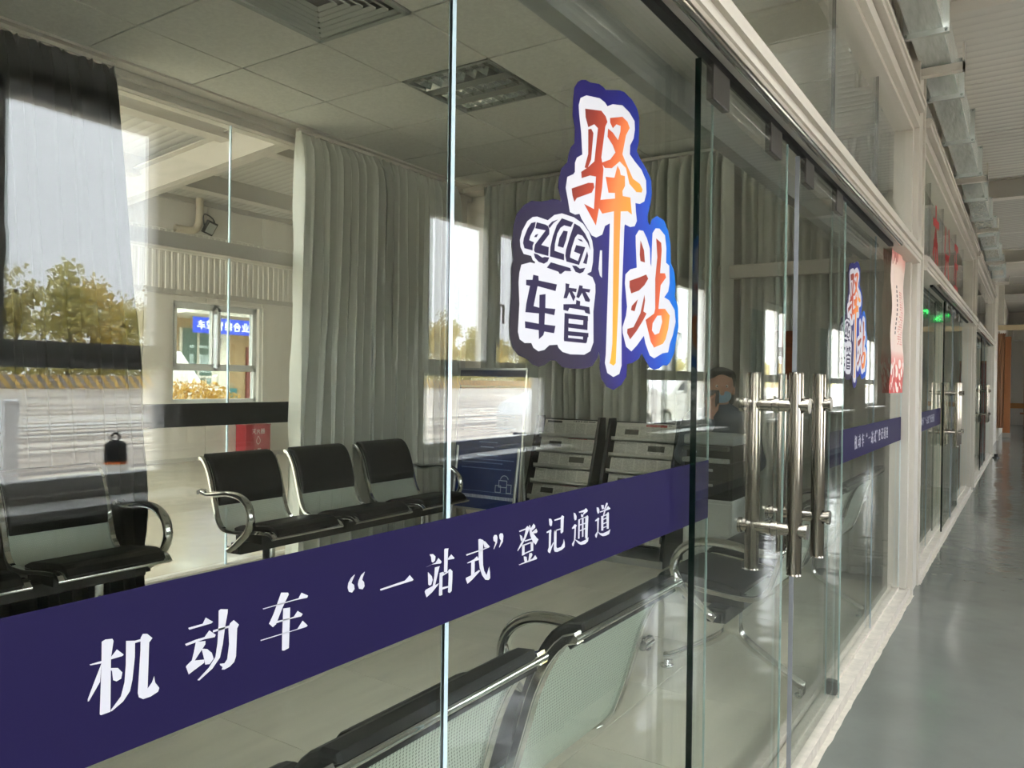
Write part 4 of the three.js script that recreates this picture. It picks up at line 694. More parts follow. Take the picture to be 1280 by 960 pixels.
// ---------------------------------------------------------------- far hall things
{
  const t = thing('fire_box', 'red fire extinguisher box standing on the floor by the far wall', 'box', [7.72, 0, -10.02]);
  const red = std(0xb02a34, 0.4);
  part('case', [rbox(0, 0.47, 0, 0.5, -0.24, 0, 0.008)], red, t);
  const face = paint(256, 256, (g, w, h) => {
    g.fillStyle = '#b02a34'; g.fillRect(0, 0, w, h); g.fillStyle = '#efe2de'; g.strokeStyle = '#efe2de'; g.lineWidth = 5; g.lineCap = 'square';
    const S = (x, y, k, l) => l.forEach((p) => { g.beginPath(); p.forEach(([a, b], i) => (i ? g.lineTo(x + a * k, y + b * k) : g.moveTo(x + a * k, y + b * k))); g.stroke(); });
    const huo = [[[5, 1], [5, 4], [1, 10]], [[5, 4], [9, 10]], [[1.5, 3], [2.5, 5]], [[8.5, 2.5], [7.2, 4.8]]];
    const mie = [[[1, 1], [9, 1]], [[5, 1], [5, 5], [1, 10]], [[5, 5], [9, 10]], [[2, 4], [3, 6]], [[8, 4], [7, 6]]], qi = [[[1, 1], [4, 1], [4, 3.5], [1, 3.5], [1, 1]], [[6, 1], [9, 1], [9, 3.5], [6, 3.5], [6, 1]], [[0, 5], [10, 5]], [[5, 3.5], [0, 7]], [[5, 5], [10, 7]], [[1, 7], [4, 7], [4, 10], [1, 10], [1, 7]], [[6, 7], [9, 7], [9, 10], [6, 10], [6, 7]]];
    const jing = [[[1, 1], [9, 1]], [[3, 0], [3, 3]], [[7, 0], [7, 3]], [[2, 3], [8, 3]], [[0, 5], [10, 5]], [[2, 6.5], [8, 6.5]], [[2, 8], [8, 8], [8, 10], [2, 10], [2, 8]]];
    S(60, 22, 4.2, mie); S(108, 22, 4.2, huo); S(156, 22, 4.2, qi);
    g.beginPath(); g.moveTo(128, 84); g.bezierCurveTo(150, 110, 165, 130, 128, 152); g.bezierCurveTo(100, 135, 108, 112, 128, 84); g.stroke();
    S(70, 186, 4.4, huo); S(118, 186, 4.4, jing); g.font = 'bold 46px sans-serif'; g.fillText('119', 172, 232);
  });
  part('front', [new THREE.PlaneGeometry(0.45, 0.48).translate(0.235, 0.25, 0.0012)], std(0xffffff, 0.4, 0, { map: face }), t);
  part('lid', [rbox(-0.005, 0.475, 0.5, 0.515, -0.245, 0.006, 0.004)], red, t);
}
{
  const t = thing('floodlight', 'square black floodlight on a bracket high on the far wall', 'floodlight', [7.12, 3.42, -10.1]);
  t.rotation.set(0.5, 0.25, -0.25);
  part('housing', [rbox(-0.11, 0.11, -0.09, 0.11, -0.05, 0, 0.01)], M.black, t);
  part('glass', [box(-0.085, 0.085, -0.065, 0.085, -0.002, 0.004)], std(0xb9beb6, 0.15), t);
  part('bracket', [tube([[-0.125, 0.0, -0.02], [-0.125, 0.13, -0.12], [0, 0.16, -0.17], [0.125, 0.13, -0.12], [0.125, 0, -0.02]], 0.01, 20, 8)], M.black, t);
}
single('bent_pipe', [tube([[6.6, 3.36, -10.18], [6.8, 3.36, -10.16], [6.92, 3.4, -10.15], [6.97, 3.55, -10.15], [6.97, 3.85, -10.15]], 0.055, 30, 16)], std(0xc9bda6, 0.5), 'cream bent waste pipe high on the far wall', 'pipe');
// ---------------------------------------------------------------- beyond the far hall window: forecourt and building
struct('ground', [D(-40, 60, -0.3, -0.05, HALL + 0.2, 60)], std(0xffffff, 0.7, 0, { map: mottle(0x94877b, 0.2, 12, 12, 4, 97, 256, [0.2, 0.2]) }), 'pale paved forecourt outside the far hall');
{
  const b = thing('office_building', 'cream building with a tiled eave and green glazed doors behind the window', 'building', [9.2, -0.05, -17.5]);
  const cream = std(0xbda47c, 0.8), trimW = std(0xdfdacb, 0.6), tealG = std(0x5e7d72, 0.15);
  part('wall', [box(0, 9, 0, 2.9, -3, 0)], cream, b); part('wall', [box(9, 16, 0, 2.9, -3, 0.8)], cream, b); part('wall', [box(-12, 0, 0, 2.9, -3, -0.6)], cream, b);
  part('plinth', [box(-12, 16, 0, 0.35, -0.7, 0.06)], std(0xa89e92, 0.8), b);
  part('eave', [box(1.35, 16.5, 2.74, 2.95, -1, 1.7)], trimW, b);
  part('verge', [extr([[1.9, 2.74], [1.9, 3.0], [-0.2, 4.15], [-0.2, 3.85], [1.5, 2.95]], 0.2).rotateY(-Math.PI / 2).translate(1.4, 0, 0)], trimW, b);
  const tileG = new THREE.CylinderGeometry(0.085, 0.085, 2.3, 10, 1, true, 0, Math.PI).rotateZ(0).rotateX(Math.PI / 2 + 0.5);
  for (let i = 0; i < 30; i++) { const o = part('roof_tile', tileG, M.roofT ||= std(0x9aa6a2, 0.6, 0, { side: THREE.DoubleSide }), b); o.position.set(1.5 + i * 0.19, 3.52, 0.9); }
  part('roof', [extr([[1.9, 2.95], [1.9, 3.0], [-0.2, 4.1], [-3, 4.1], [-3, 2.95]], 15).rotateY(-Math.PI / 2).translate(16.5, 0, 0)], std(0x8f9b97, 0.7), b);
  for (const [x, w] of [[2.3, 0.95], [6.1, 1.2]]) { const wd = part('glazing', [box(x, x + w, 0.5, 2.5, 0, 0.05)], tealG, b); for (let k = 0; k <= 2; k++) part('mullion', [box(x + k * w / 2 - 0.03, x + k * w / 2 + 0.03, 0.5, 2.5, 0.03, 0.08)], trimW, wd); part('mullion', [box(x, x + w, 1.25, 1.32, 0.03, 0.08)], trimW, wd); }
  part('door', [box(4.25, 4.95, 0.1, 2.1, 0, 0.06)], std(0x8a4a40, 0.5), b);
  part('column', [rbox(2.5, 2.8, 0, 2.74, 1.0, 1.3, 0.02)], trimW, b);
  part('notice', [box(3.5, 3.95, 0.75, 1.0, 0.02, 0.05)], std(0x2f7f86, 0.5), b);
}
{
  const G = { che: [[[1, 2], [9, 2]], [[4.6, 0], [2, 5], [9, 5]], [[5.4, 3.4], [5.4, 10]], [[0, 7.4], [10, 7.4]]], jia: [[[0, 1.2], [4.6, 1.2], [4.2, 4.2]], [[2, 0], [0.2, 4.4]], [[5.6, 0.8], [9.4, 0.8], [9.4, 4], [5.6, 4], [5.6, 0.8]], [[1.6, 5.2], [8, 5.2], [7.4, 7.4]], [[2, 5.2], [2, 7.4], [9, 7.4], [8.4, 10]], [[0.4, 8.8], [7, 8.8]]],
    guan: [[[1, 0], [0, 2]], [[1, 1], [4, 1]], [[6, 0], [5, 2]], [[6, 1], [9.6, 1]], [[0.6, 4.4], [0.6, 3], [9.4, 3], [9.4, 4.4]], [[2.4, 10], [2.4, 4.6], [7.6, 4.6], [7.6, 6.6], [2.4, 6.6]], [[2.4, 8], [8, 8], [8, 10], [2.4, 10]]],
    zong: [[[2, 0], [0.4, 3], [2.6, 3], [0.4, 6.4], [3, 6]], [[0.4, 9.2], [3.2, 8.4]], [[6.8, 0], [6.8, 1.2]], [[4, 3], [4, 1.6], [9.8, 1.6], [9.8, 3]], [[5, 3.8], [8.8, 3.8]], [[4, 5.8], [9.8, 5.8]], [[6.9, 5.8], [6.9, 10]], [[5.2, 7.2], [4.2, 9.2]], [[8.4, 7.2], [9.6, 9.2]]],
    he: [[[5, 0], [0, 4.6]], [[5, 0], [10, 4.6]], [[3, 4], [7, 4]], [[2, 5.8], [8, 5.8], [8, 10], [2, 10], [2, 5.8]]], ye: [[[3.6, 0], [3.6, 9.6]], [[6.4, 0], [6.4, 9.6]], [[0.6, 2.6], [2.2, 7]], [[9.4, 2.6], [7.8, 7]], [[0, 9.6], [10, 9.6]]], wu: [[[3.6, 0], [0.6, 3.4]], [[3, 1.2], [8, 1.2], [1, 5]], [[3, 2.4], [9.4, 5]], [[1.4, 6], [8.4, 6], [7.8, 9.6], [6, 9.4]], [[4.8, 5], [1, 10]]] };
  const t = paint(1024, 192, (g, w, h) => { g.fillStyle = '#2746c8'; g.fillRect(0, 0, w, h); g.strokeStyle = '#f2f4f8'; g.lineWidth = 14; g.lineCap = 'square'; ['che', 'jia', 'guan', 'zong', 'he', 'ye', 'wu'].forEach((k, i) => { const x = 66 + i * 128, y = 42, s = 10; for (const p of G[k]) { g.beginPath(); p.forEach(([a, b], n) => (n ? g.lineTo(x + a * s, y + b * s) : g.moveTo(x + a * s, y + b * s))); g.stroke(); } }); });
  single('hanging_banner', [new THREE.PlaneGeometry(1.92, 0.36).translate(10.64 + 0.96, 2.42, -15.7)], std(0xffffff, 0.6, 0, { map: t, side: THREE.DoubleSide }), 'blue banner with white characters hung under the eave outside the window', 'banner');
}
{
  const t = thing('shrub', 'rounded golden shrub outside the far hall window', 'shrub', [8.55, -0.05, -12.6]);
  seedValue = 900; const pos = [], idx = [];
  for (let i = 0; i < 2600; i++) { const a = rr(0, 6.283), e = Math.asin(rr(0, 1)), r = rr(0.75, 1), c = V(Math.cos(a) * Math.cos(e) * 0.95 * r, 0.05 + Math.sin(e) * 0.85 * r, Math.sin(a) * Math.cos(e) * 0.6 * r), s = rr(0.02, 0.045), k = pos.length / 3, u = V(rr(-1, 1), rr(-1, 1), rr(-1, 1)).normalize(), w = V(rr(-1, 1), rr(-1, 1), rr(-1, 1)).cross(u).normalize(); for (const [p, q] of [[-1, 0], [0, -0.5], [1, 0], [0, 0.5]]) pos.push(c.x + (u.x * p + w.x * q) * s, c.y + (u.y * p + w.y * q) * s, c.z + (u.z * p + w.z * q) * s); idx.push(k, k + 1, k + 2, k, k + 2, k + 3); }
  const g = new THREE.BufferGeometry(); g.setAttribute('position', new THREE.Float32BufferAttribute(pos, 3)); g.setIndex(idx); g.computeVertexNormals();
  part('foliage', [g], new THREE.MeshPhysicalMaterial({ color: 0xc39a3e, roughness: 0.8, side: THREE.DoubleSide, transmission: 0.3, thickness: 0 }), t);
  part('stem', [rod([0, 0, 0], [0, 0.5, 0], 0.05)], bark, t);
  t.scale.setScalar(1.4);
  copyOf(t, [11.2, -0.25, -13.0], 1, 'low golden shrub right of the rounded one, outside the window');
}
{
  const t = thing('van', 'white parked van with a red stripe beyond the shrub', 'van', [8.3, -0.05, -15.2], 0);
  const w = std(0xe9e8e4, 0.3);
  part('body', [extr([[-2.4, 0.35], [1.6, 0.35], [2.3, 0.4], [2.35, 0.95], [1.75, 1.05], [1.2, 1.75], [-2.35, 1.8]], 1.6, 0.05).translate(0, 0, -0.85)], w, t);
  part('stripe', [box(-2.35, 1.6, 0.5, 0.56, 0.815, 0.822)], std(0xb03038, 0.5), t);
  part('window', [box(-1.9, 1.0, 1.15, 1.6, 0.8, 0.812)], std(0x2c3a40, 0.1), t);
  for (const x of [-1.6, 1.4]) part('wheel', [new THREE.CylinderGeometry(0.32, 0.32, 0.2, 24).rotateX(Math.PI / 2).translate(x, 0.32, 0.72)], M.rubber, t);
}
// ---------------------------------------------------------------- ducts over the corridor
{
  const d0 = 0.42, d1 = 0.585, y0 = 3.18, y1 = 3.38, t = thing('duct', 'galvanised rectangular air duct hung along the wall over the glass', 'duct', [0, 0, 0]);
  for (let i = 0; i < 17; i++) {
    const x = -2 + i * 1.13;
    part('duct_section', [rbox(x + 0.012, x + 1.118, y0, y1, -d1, -d0, 0.004)], M.galv, t);
    const f = part('flange', [box(x - 0.015, x + 0.015, y0 - 0.03, y0, -d1 - 0.03, -d0 + 0.03), box(x - 0.015, x + 0.015, y1, y1 + 0.03, -d1 - 0.03, -d0 + 0.03), box(x - 0.015, x + 0.015, y0, y1, -d0, -d0 + 0.03), box(x - 0.015, x + 0.015, y0, y1, -d1 - 0.03, -d1)], M.galv, t);
    each('corner_bolt', [[y0 - 0.015, d0 - 0.015], [y0 - 0.015, d1 + 0.015], [y1 + 0.015, d0 - 0.015]].map(([y, d]) => new THREE.CylinderGeometry(0.009, 0.009, 0.05, 8).rotateZ(Math.PI / 2).translate(x, y, -d)), M.galvDark, f);
  }
  [0.1, 2.3, 5.32, 8.3, 11.06, 14, 16.8].forEach((x, i) => {
    const b = thing('duct_bracket', ['', '', 'white angle bracket under the duct at the first post', 'white angle bracket under the duct between the posts', 'white angle bracket under the duct at the second post', 'white angle bracket beyond the second post', 'white angle bracket at the third post'][i] || ['white angle bracket under the duct, out near the camera', 'white angle bracket under the duct above the doors'][i], 'bracket', [x, 3.12, -0.62], 0, 'white brackets that carry the duct');
    part('arm', [box(-0.03, 0.03, 0.0, 0.045, -0.06, 0.27)], M.white, b);
    part('upstand', [box(-0.03, 0.03, 0.0, 0.16, 0.258, 0.27)], M.white, b);
  });
}
// green exit signs hung in the second bay
{
  const t = paint(128, 64, (g, w, h) => { g.fillStyle = '#053d1c'; g.fillRect(0, 0, w, h); g.fillStyle = '#39ff74'; g.beginPath(); g.arc(54, 14, 7, 0, 7); g.fill(); g.lineWidth = 9; g.strokeStyle = '#39ff74'; g.lineCap = 'round'; for (const p of [[[52, 24], [44, 40], [58, 46], [52, 58]], [[44, 40], [28, 50]], [[50, 26], [66, 34]], [[50, 26], [34, 30]]]) { g.beginPath(); p.forEach(([a, b], i) => (i ? g.lineTo(a, b) : g.moveTo(a, b))); g.stroke(); } g.beginPath(); g.moveTo(84, 32); g.lineTo(116, 32); g.moveTo(104, 20); g.lineTo(118, 32); g.lineTo(104, 44); g.stroke(); });
  const face = std(0xffffff, 0.4, 0, { map: t, emissive: 0xffffff, emissiveMap: t, emissiveIntensity: 5 });
  [[8.1, 1.945, -0.86, 'left'], [8.9, 1.96, -0.76, 'right']].forEach(([x, y, z, side]) => {
    const s = thing('exit_sign', `small green running-man exit sign, the ${side} one of two in the second bay`, 'exit sign', [x, y, z], -Math.PI / 2, 'green exit signs');
    part('case', [rbox(-0.085, 0.085, -0.07, 0.07, -0.03, 0, 0.004)], M.black, s);
    part('face', [new THREE.PlaneGeometry(0.165, 0.13).translate(0, 0, 0.001)], face, s);
    part('hanger', [rod([0, 0.07, -0.015], [0, 0.96, -0.015], 0.004)], M.blackSteel, s);
    const l = new THREE.PointLight(0x39ff74, 0.02); l.position.set(0, 0, 0.05); l.castShadow = true; s.add(l);
  });
}
// far end of the corridor
struct('wall_end_portal', [D(21.5, 21.7, 0, 2.55, 0.62, 0.8), D(21.5, 21.7, 2.72, HALL_TOP + 0.1, 0.55, 0.8)], M.white);
struct('trim_80', [D(21.5, 21.62, 2.58, 2.7, OUTW, 0.75)], std(0xcdb994, 0.5));
{
  const c = thing('curtain', 'brown curtain gathered beside the opening at the far end of the corridor', 'curtain', [21.4, 0.3, -0.5], Math.PI / 2);
  part('cloth', [curtainGeo(0.42, 2.2, 5, 505, { amp: 0.03 })], new THREE.MeshPhysicalMaterial({ color: 0x8c6242, roughness: 0.6, sheen: 0.3, sheenColor: new THREE.Color(0xd8a880), side: THREE.DoubleSide }), c);
}
{
  const c = thing('door_post', 'orange brown wooden door post at the corridor end', 'post', [22.9, 0, -0.44]);
  part('board', [rbox(-0.05, 0.05, 0.12, 2.5, -0.14, 0.02, 0.006)], std(0xb9784a, 0.45), c);
  part('shoe', [rbox(-0.06, 0.06, 0, 0.12, -0.15, 0.03, 0.006)], M.white, c);
}
struct('baseboard_end', [D(30.98, 31, 0.55, 0.72, OUTW, 0.6)], std(0xc08a4c, 0.5), 'orange brown rail along the far end wall');
{
  const d = structGroup('door_20', [30.95, 0, -0.12], -Math.PI / 2, 'dark red door at the far end of the corridor');
  part('leaf', [rbox(0, 0.9, 0, 2.05, -0.03, 0, 0.006)], std(0x8a2a22, 0.4), d);
  part('frame', [box(-0.08, 0, 0, 2.12, -0.05, 0.03), box(0.9, 0.98, 0, 2.12, -0.05, 0.03), box(-0.08, 0.98, 2.05, 2.13, -0.05, 0.03)], std(0xa86a3c, 0.5), d);
}
{
  const t = thing('side_bench', 'small wooden bench on steel legs at the far corridor end', 'bench', [29.2, 0, -0.16]);
  part('seat', [rbox(-0.3, 0.3, 0.42, 0.46, -0.12, 0.12, 0.008)], std(0x9c6a40, 0.5), t);
  part('leg', [rod([-0.25, 0, 0], [-0.25, 0.42, 0], 0.015)], M.chrome, t); part('leg', [rod([0.25, 0, 0], [0.25, 0.42, 0], 0.015)], M.chrome, t);
}
single('air_conditioner', [rbox(29.6, 30.4, 2.75, 3.05, -0.5, 0.1, 0.02), box(29.59, 29.6, 2.8, 2.84, -0.4, 0.0), box(29.59, 29.6, 2.9, 2.94, -0.4, 0)], std(0xcac7bc, 0.5), 'pale air conditioner hung under the ceiling at the far corridor end', 'air conditioner');
{
  const t = thing('door_stop', 'small black floor stop beside the third post', 'door stop', [16.2, 0, -0.5]);
  part('base', [new THREE.CylinderGeometry(0.05, 0.055, 0.02, 20).translate(0, 0.01, 0)], M.black, t);
  part('bumper', [new THREE.CylinderGeometry(0.028, 0.032, 0.05, 20).translate(0, 0.045, 0)], M.rubber, t);
}
// blue notices on the window wall, seen mirrored
[[9.85, 'narrow teal notice on the window wall left of the fourth window'], [13.7, 'narrow teal notice on the window wall left of the fifth window']].forEach(([x, l]) => single('wall_notice', [D(x, x + 0.55, 0.95, 2.2, OUTW + 0.001, OUTW + 0.012)], std(0x2f5a66, 0.5), l, 'notice', 'teal notices on the window wall'));
// bollard, cone and cars outside the corridor windows
{
  const t = thing('bollard', 'white steel bollard outside the nearest window, mirrored at the left edge', 'bollard', [3.45, -0.05, 6.6]);
  part('post', [rbox(-0.065, 0.065, 0, 1.04, -0.065, 0.065, 0.012)], std(0xf6f8fa, 0.35), t);
  part('cap', [rbox(-0.08, 0.08, 1.02, 1.06, -0.08, 0.08, 0.012)], std(0xf6f8fa, 0.35), t);
}
{
  const t = thing('traffic_cone', 'orange and white traffic cone with a black top outside the window', 'cone', [3.62, -0.05, 5.1]);
  const lathe = (a) => new THREE.LatheGeometry(a.map((p) => new THREE.Vector2(...p)), 28);
  part('body', [lathe([[0.17, 0.03], [0.085, 0.6]])], std(0xd8763c, 0.5), t);
  part('band', [lathe([[0.145, 0.2], [0.12, 0.34]])], std(0xeceae4, 0.4), t); part('band', [lathe([[0.108, 0.46], [0.095, 0.56]])], std(0xeceae4, 0.4), t);
  part('top', [lathe([[0.09, 0.58], [0.085, 0.72], [0.05, 0.75], [0, 0.75]]), new THREE.TorusGeometry(0.035, 0.01, 8, 20).translate(0, 0.78, 0)], M.rubber, t);
  part('base', [rbox(-0.2, 0.2, 0, 0.035, -0.2, 0.2, 0.01)], M.rubber, t);
}
function makeCar(label, pos) {
  const t = thing('car', label, 'car', pos, 0, 'white cars parked outside the corridor windows');
  const w = new THREE.MeshPhysicalMaterial({ color: 0xe6e6e4, roughness: 0.3, clearcoat: 1, clearcoatRoughness: 0.05 }), dk = std(0x1d2427, 0.08);
  const side = [[0.02, 0.35], [0.0, 0.6], [0.12, 0.78], [0.7, 0.92], [1.15, 0.98], [1.9, 1.42], [3.1, 1.46], [3.75, 1.12], [4.35, 1.05], [4.5, 0.8], [4.48, 0.38], [3.95, 0.3], [3.9, 0.5], [3.75, 0.64], [3.5, 0.68], [3.25, 0.64], [3.1, 0.5], [3.05, 0.3], [1.3, 0.3], [1.25, 0.5], [1.1, 0.64], [0.85, 0.68], [0.6, 0.64], [0.45, 0.5], [0.4, 0.3]];
  part('body', [extr(side, 1.56, 0.09, 4).translate(0, 0, -0.78)], w, t);
  part('window', [extr([[1.35, 1.0], [1.95, 1.36], [2.45, 1.38], [2.45, 1.0]], 1.75).translate(0, 0, -0.875)], dk, t);
  part('window', [extr([[2.53, 1.0], [2.53, 1.38], [3.05, 1.39], [3.55, 1.12], [3.55, 1.0]], 1.75).translate(0, 0, -0.875)], dk, t);
  part('windscreen', [extr([[1.12, 1.0], [1.88, 1.43], [1.92, 1.4], [1.2, 0.97]], 1.4).translate(0, 0, -0.7)], dk, t);
  for (const x of [0.85, 3.5]) for (const z of [-0.76, 0.76]) { const wh = part('wheel', [new THREE.CylinderGeometry(0.31, 0.31, 0.2, 28).rotateX(Math.PI / 2).translate(x, 0.31, z)], M.rubber, t); part('rim', [new THREE.CylinderGeometry(0.2, 0.2, 0.21, 20).rotateX(Math.PI / 2).translate(x, 0.31, z)], M.alu, wh); }
  each('headlamp', [rbox(0.0, 0.25, 0.66, 0.78, -0.86, -0.55, 0.03), rbox(0.0, 0.25, 0.66, 0.78, 0.55, 0.86, 0.03)], std(0xdfe6ea, 0.1), t);
  for (const z of [-0.98, 0.98]) part('mirror', [rbox(1.35, 1.5, 0.98, 1.1, z - 0.08, z + 0.08, 0.03)], w, t);
  return t;
}
const car = makeCar('white saloon car whose bonnet shows in the second mirrored window', [13.1, -0.05, 6.9]);
copyOf(car, [18.2, -0.05, 7.4], 0, 'white saloon car seen in the third mirrored window, behind the first one');
// ---------------------------------------------------------------- the person behind the copier
function field(caps, cell, { k = 0.03, grow = 0, pad = 0.08, ell = [] } = {}) {
  const lo = V(1e9, 1e9, 1e9), hi = V(-1e9, -1e9, -1e9);
  for (const [a, b, r0, r1] of caps) for (const [p, r] of [[a, r0], [b, r1]]) { lo.min(V(p[0] - r, p[1] - r, p[2] - r)); hi.max(V(p[0] + r, p[1] + r, p[2] + r)); }
  for (const [c, r] of ell) { lo.min(V(c[0] - r[0], c[1] - r[1], c[2] - r[2])); hi.max(V(c[0] + r[0], c[1] + r[1], c[2] + r[2])); }
  lo.subScalar(pad + grow); hi.addScalar(pad + grow);
  const span = Math.max(hi.x - lo.x, hi.y - lo.y, hi.z - lo.z), n = Math.ceil(span / cell) + 4, mc = new MarchingCubes(n, new THREE.MeshBasicMaterial(), false, false, 160000);
  mc.isolation = 0;
  const half = n / 2;
  for (let z = 0; z < n; z++) for (let y = 0; y < n; y++) for (let x = 0; x < n; x++) {
    const px = lo.x + x * cell, py = lo.y + y * cell, pz = lo.z + z * cell; let d = 1e3;
    for (const [a, b, r0, r1] of caps) {
      const bx = b[0] - a[0], by = b[1] - a[1], bz = b[2] - a[2], ax = px - a[0], ay = py - a[1], az = pz - a[2], t = Math.max(0, Math.min(1, (ax * bx + ay * by + az * bz) / (bx * bx + by * by + bz * bz + 1e-9)));
      const e = Math.hypot(ax - bx * t, ay - by * t, az - bz * t) - (r0 + (r1 - r0) * t), h = Math.max(k - Math.abs(d - e), 0) / k; d = Math.min(d, e) - h * h * k * 0.25;
    }
    for (const [c, r] of ell) { const e = (Math.hypot((px - c[0]) / r[0], (py - c[1]) / r[1], (pz - c[2]) / r[2]) - 1) * Math.min(...r), h = Math.max(k - Math.abs(d - e), 0) / k; d = Math.min(d, e) - h * h * k * 0.25; }
    mc.field[x + y * n + z * n * n] = -(d - grow);
  }
  mc.update();
  const c = mc.count, pos = new Float32Array(c * 3), nor = new Float32Array(c * 3);
  for (let i = 0; i < c; i++) { // the cubes run from -1 to 1 over n cells
    pos[3 * i] = lo.x + (mc.positionArray[3 * i] + 1) * half * cell; pos[3 * i + 1] = lo.y + (mc.positionArray[3 * i + 1] + 1) * half * cell; pos[3 * i + 2] = lo.z + (mc.positionArray[3 * i + 2] + 1) * half * cell;
    for (let j = 0; j < 3; j++) nor[3 * i + j] = mc.normalArray[3 * i + j];
  }
  const g = new THREE.BufferGeometry(); g.setAttribute('position', new THREE.BufferAttribute(pos, 3)); g.setAttribute('normal', new THREE.BufferAttribute(nor, 3)); return g;
}
{
  // local axes: +z looks the way the person faces, x to the person's left; seated, origin on the floor under the seat
  const p = thing('person', 'seated person in dark jacket and pale blue mask holding up a phone behind the copier', 'person', [5.1, 0, -1.72], -1.17);
  const torso = [[[0, 0.56, 0], [0, 0.8, -0.02], 0.125, 0.12], [[0, 0.8, -0.02], [0, 0.98, -0.01], 0.125, 0.12], [[-0.13, 0.99, -0.01], [0.13, 0.99, -0.01], 0.07, 0.07], [[0, 1.0, 0], [0, 1.1, 0.015], 0.052, 0.048]];
  const armR = [[[-0.175, 0.985, 0], [-0.23, 0.78, 0.09], 0.052, 0.042], [[-0.23, 0.78, 0.09], [-0.1, 0.99, 0.23], 0.04, 0.029], [[-0.1, 0.99, 0.23], [-0.085, 1.03, 0.235], 0.028, 0.027]];
  const armL = [[[0.175, 0.985, 0], [0.22, 0.74, 0.04], 0.052, 0.042], [[0.22, 0.74, 0.04], [0.14, 0.66, 0.22], 0.04, 0.03]];
  const legs = [-1, 1].flatMap((s) => [[[s * 0.09, 0.52, 0], [s * 0.11, 0.5, 0.4], 0.085, 0.06], [[s * 0.11, 0.5, 0.4], [s * 0.11, 0.09, 0.42], 0.056, 0.038], [[s * 0.11, 0.05, 0.4], [s * 0.11, 0.035, 0.56], 0.036, 0.03]]);
  const body = field([...torso, ...armR, ...armL, ...legs], 0.012, { k: 0.03 });
  const head = field([[[0, 1.1, 0.01], [0, 1.14, 0.02], 0.05, 0.05], [[0, 1.205, 0.105], [0, 1.185, 0.125], 0.012, 0.014], [[-0.078, 1.21, 0.015], [-0.08, 1.185, 0.015], 0.014, 0.01], [[0.078, 1.21, 0.015], [0.08, 1.185, 0.015], 0.014, 0.01]], 0.0045, { k: 0.02, ell: [[[0, 1.245, 0.01], [0.078, 0.1, 0.095]], [[0, 1.18, 0.04], [0.058, 0.07, 0.068]]] });
  const fing = (base, mid, tip, r) => [[base, mid, r, r * 0.95], [mid, tip, r * 0.95, r * 0.8]];
  const handR = field([[[-0.09, 1.02, 0.235], [-0.08, 1.075, 0.232], 0.024, 0.03], ...fing([-0.1, 1.09, 0.235], [-0.108, 1.13, 0.215], [-0.082, 1.145, 0.2], 0.0088), ...fing([-0.086, 1.1, 0.24], [-0.098, 1.15, 0.225], [-0.074, 1.165, 0.205], 0.009), ...fing([-0.07, 1.1, 0.24], [-0.084, 1.155, 0.23], [-0.064, 1.172, 0.212], 0.009), ...fing([-0.056, 1.09, 0.24], [-0.062, 1.15, 0.238], [-0.052, 1.18, 0.226], 0.0086), ...fing([-0.062, 1.05, 0.225], [-0.04, 1.085, 0.212], [-0.03, 1.115, 0.208], 0.0098)], 0.004, { k: 0.01, pad: 0.02 });
  const handL = field([[[0.14, 0.66, 0.22], [0.12, 0.645, 0.28], 0.026, 0.03], ...[0, 1, 2, 3].flatMap((i) => fing([0.135 - i * 0.018, 0.645, 0.3], [0.13 - i * 0.02, 0.625, 0.345 - 0.004 * i], [0.125 - i * 0.02, 0.605, 0.36 - 0.006 * i], 0.009)), ...fing([0.1, 0.66, 0.26], [0.075, 0.65, 0.285], [0.07, 0.635, 0.305], 0.01)], 0.004, { k: 0.01, pad: 0.02 });
  const skin = new THREE.MeshPhysicalMaterial({ color: 0xb98a72, roughness: 0.55 });
  part('body', [body, head, handR, handL], skin, p);
  part('jacket', [field([...torso.slice(0, 3), [[0, 1.0, -0.005], [0, 1.045, 0.0], 0.062, 0.066], ...armR.slice(0, 2), ...armL], 0.012, { k: 0.035, grow: 0.022 })], std(0x454d57, 0.8, 0, { bumpMap: bumpTex(20, 20, 2, 77, 64, [1, 1]), bumpScale: 0.002 }), p);
  part('trousers', [field(legs.filter((q, i) => i % 3 !== 2).concat([[[-0.06, 0.55, 0], [0.06, 0.55, 0], 0.1, 0.1]]), 0.014, { k: 0.03, grow: 0.014 })], std(0x1c1f25, 0.85), p);
  part('shoe', [field([[[-0.11, 0.045, 0.39], [-0.11, 0.04, 0.58], 0.044, 0.036]], 0.01, { grow: 0.004 })], M.black, p);
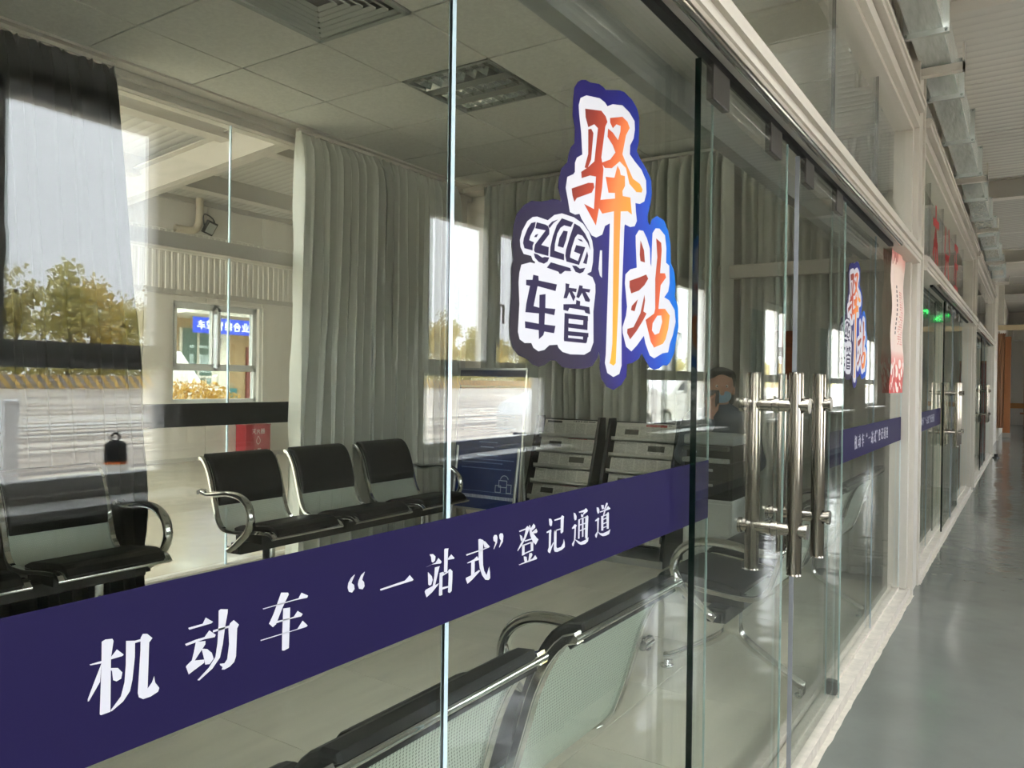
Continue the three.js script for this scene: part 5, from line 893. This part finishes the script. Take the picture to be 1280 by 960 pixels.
  part('shoe', [field([[[0.11, 0.045, 0.39], [0.11, 0.04, 0.58], 0.044, 0.036]], 0.01, { grow: 0.004 })], M.black, p);
  part('hair', [field([[[-0.06, 1.3, -0.02], [0.06, 1.3, -0.02], 0.035, 0.035], [[-0.062, 1.26, -0.03], [-0.068, 1.13, -0.03], 0.03, 0.02], [[0.062, 1.26, -0.03], [0.068, 1.13, -0.03], 0.03, 0.02], [[-0.05, 1.31, 0.06], [0.05, 1.315, 0.065], 0.022, 0.02]], 0.006, { k: 0.03, ell: [[[0, 1.265, -0.022], [0.09, 0.095, 0.095]], [[0, 1.17, -0.06], [0.075, 0.09, 0.05]]] })], std(0x15120f, 0.55), p);
  for (const s of [-1, 1]) { const e = part('eye', [new THREE.SphereGeometry(0.011, 14, 10).translate(s * 0.03, 1.232, 0.092)], std(0xe8e4de, 0.25), p); part('iris', [new THREE.SphereGeometry(0.0055, 10, 8).translate(s * 0.03, 1.231, 0.0995)], std(0x1a100b, 0.2), e); }
  part('face_mask', [field([], 0.005, { ell: [[[0, 1.168, 0.052], [0.064, 0.05, 0.074]]], k: 0.02 })], std(0x8fb6cf, 0.75), p);
  const ph = thing('phone', 'dark phone held up in the hand of the person', 'phone', [0, 0, 0]);
  p.updateMatrixWorld(true);
  part('case', [rbox(-0.034, 0.034, -0.072, 0.072, -0.0045, 0.0045, 0.004)], M.black, ph);
  part('screen', [rbox(-0.031, 0.031, -0.068, 0.068, -0.006, -0.004, 0.0008)], std(0x0c0f14, 0.08), ph);
  ph.position.copy(p.localToWorld(V(-0.058, 1.135, 0.215))); ph.rotation.y = -1.17 + 0.25;
  const s = thing('stool', 'round black stool under the person behind the copier', 'stool', [5.1, 0, -1.72]);
  part('seat', [new THREE.CylinderGeometry(0.16, 0.165, 0.05, 32).translate(0, 0.393, 0)], M.leather, s);
  part('column', [rod([0, 0.03, 0], [0, 0.37, 0], 0.022)], M.chrome, s);
  part('base', [new THREE.CylinderGeometry(0.14, 0.19, 0.03, 32).translate(0, 0.015, 0)], M.chrome, s);
}
renderer.render(scene, camera);
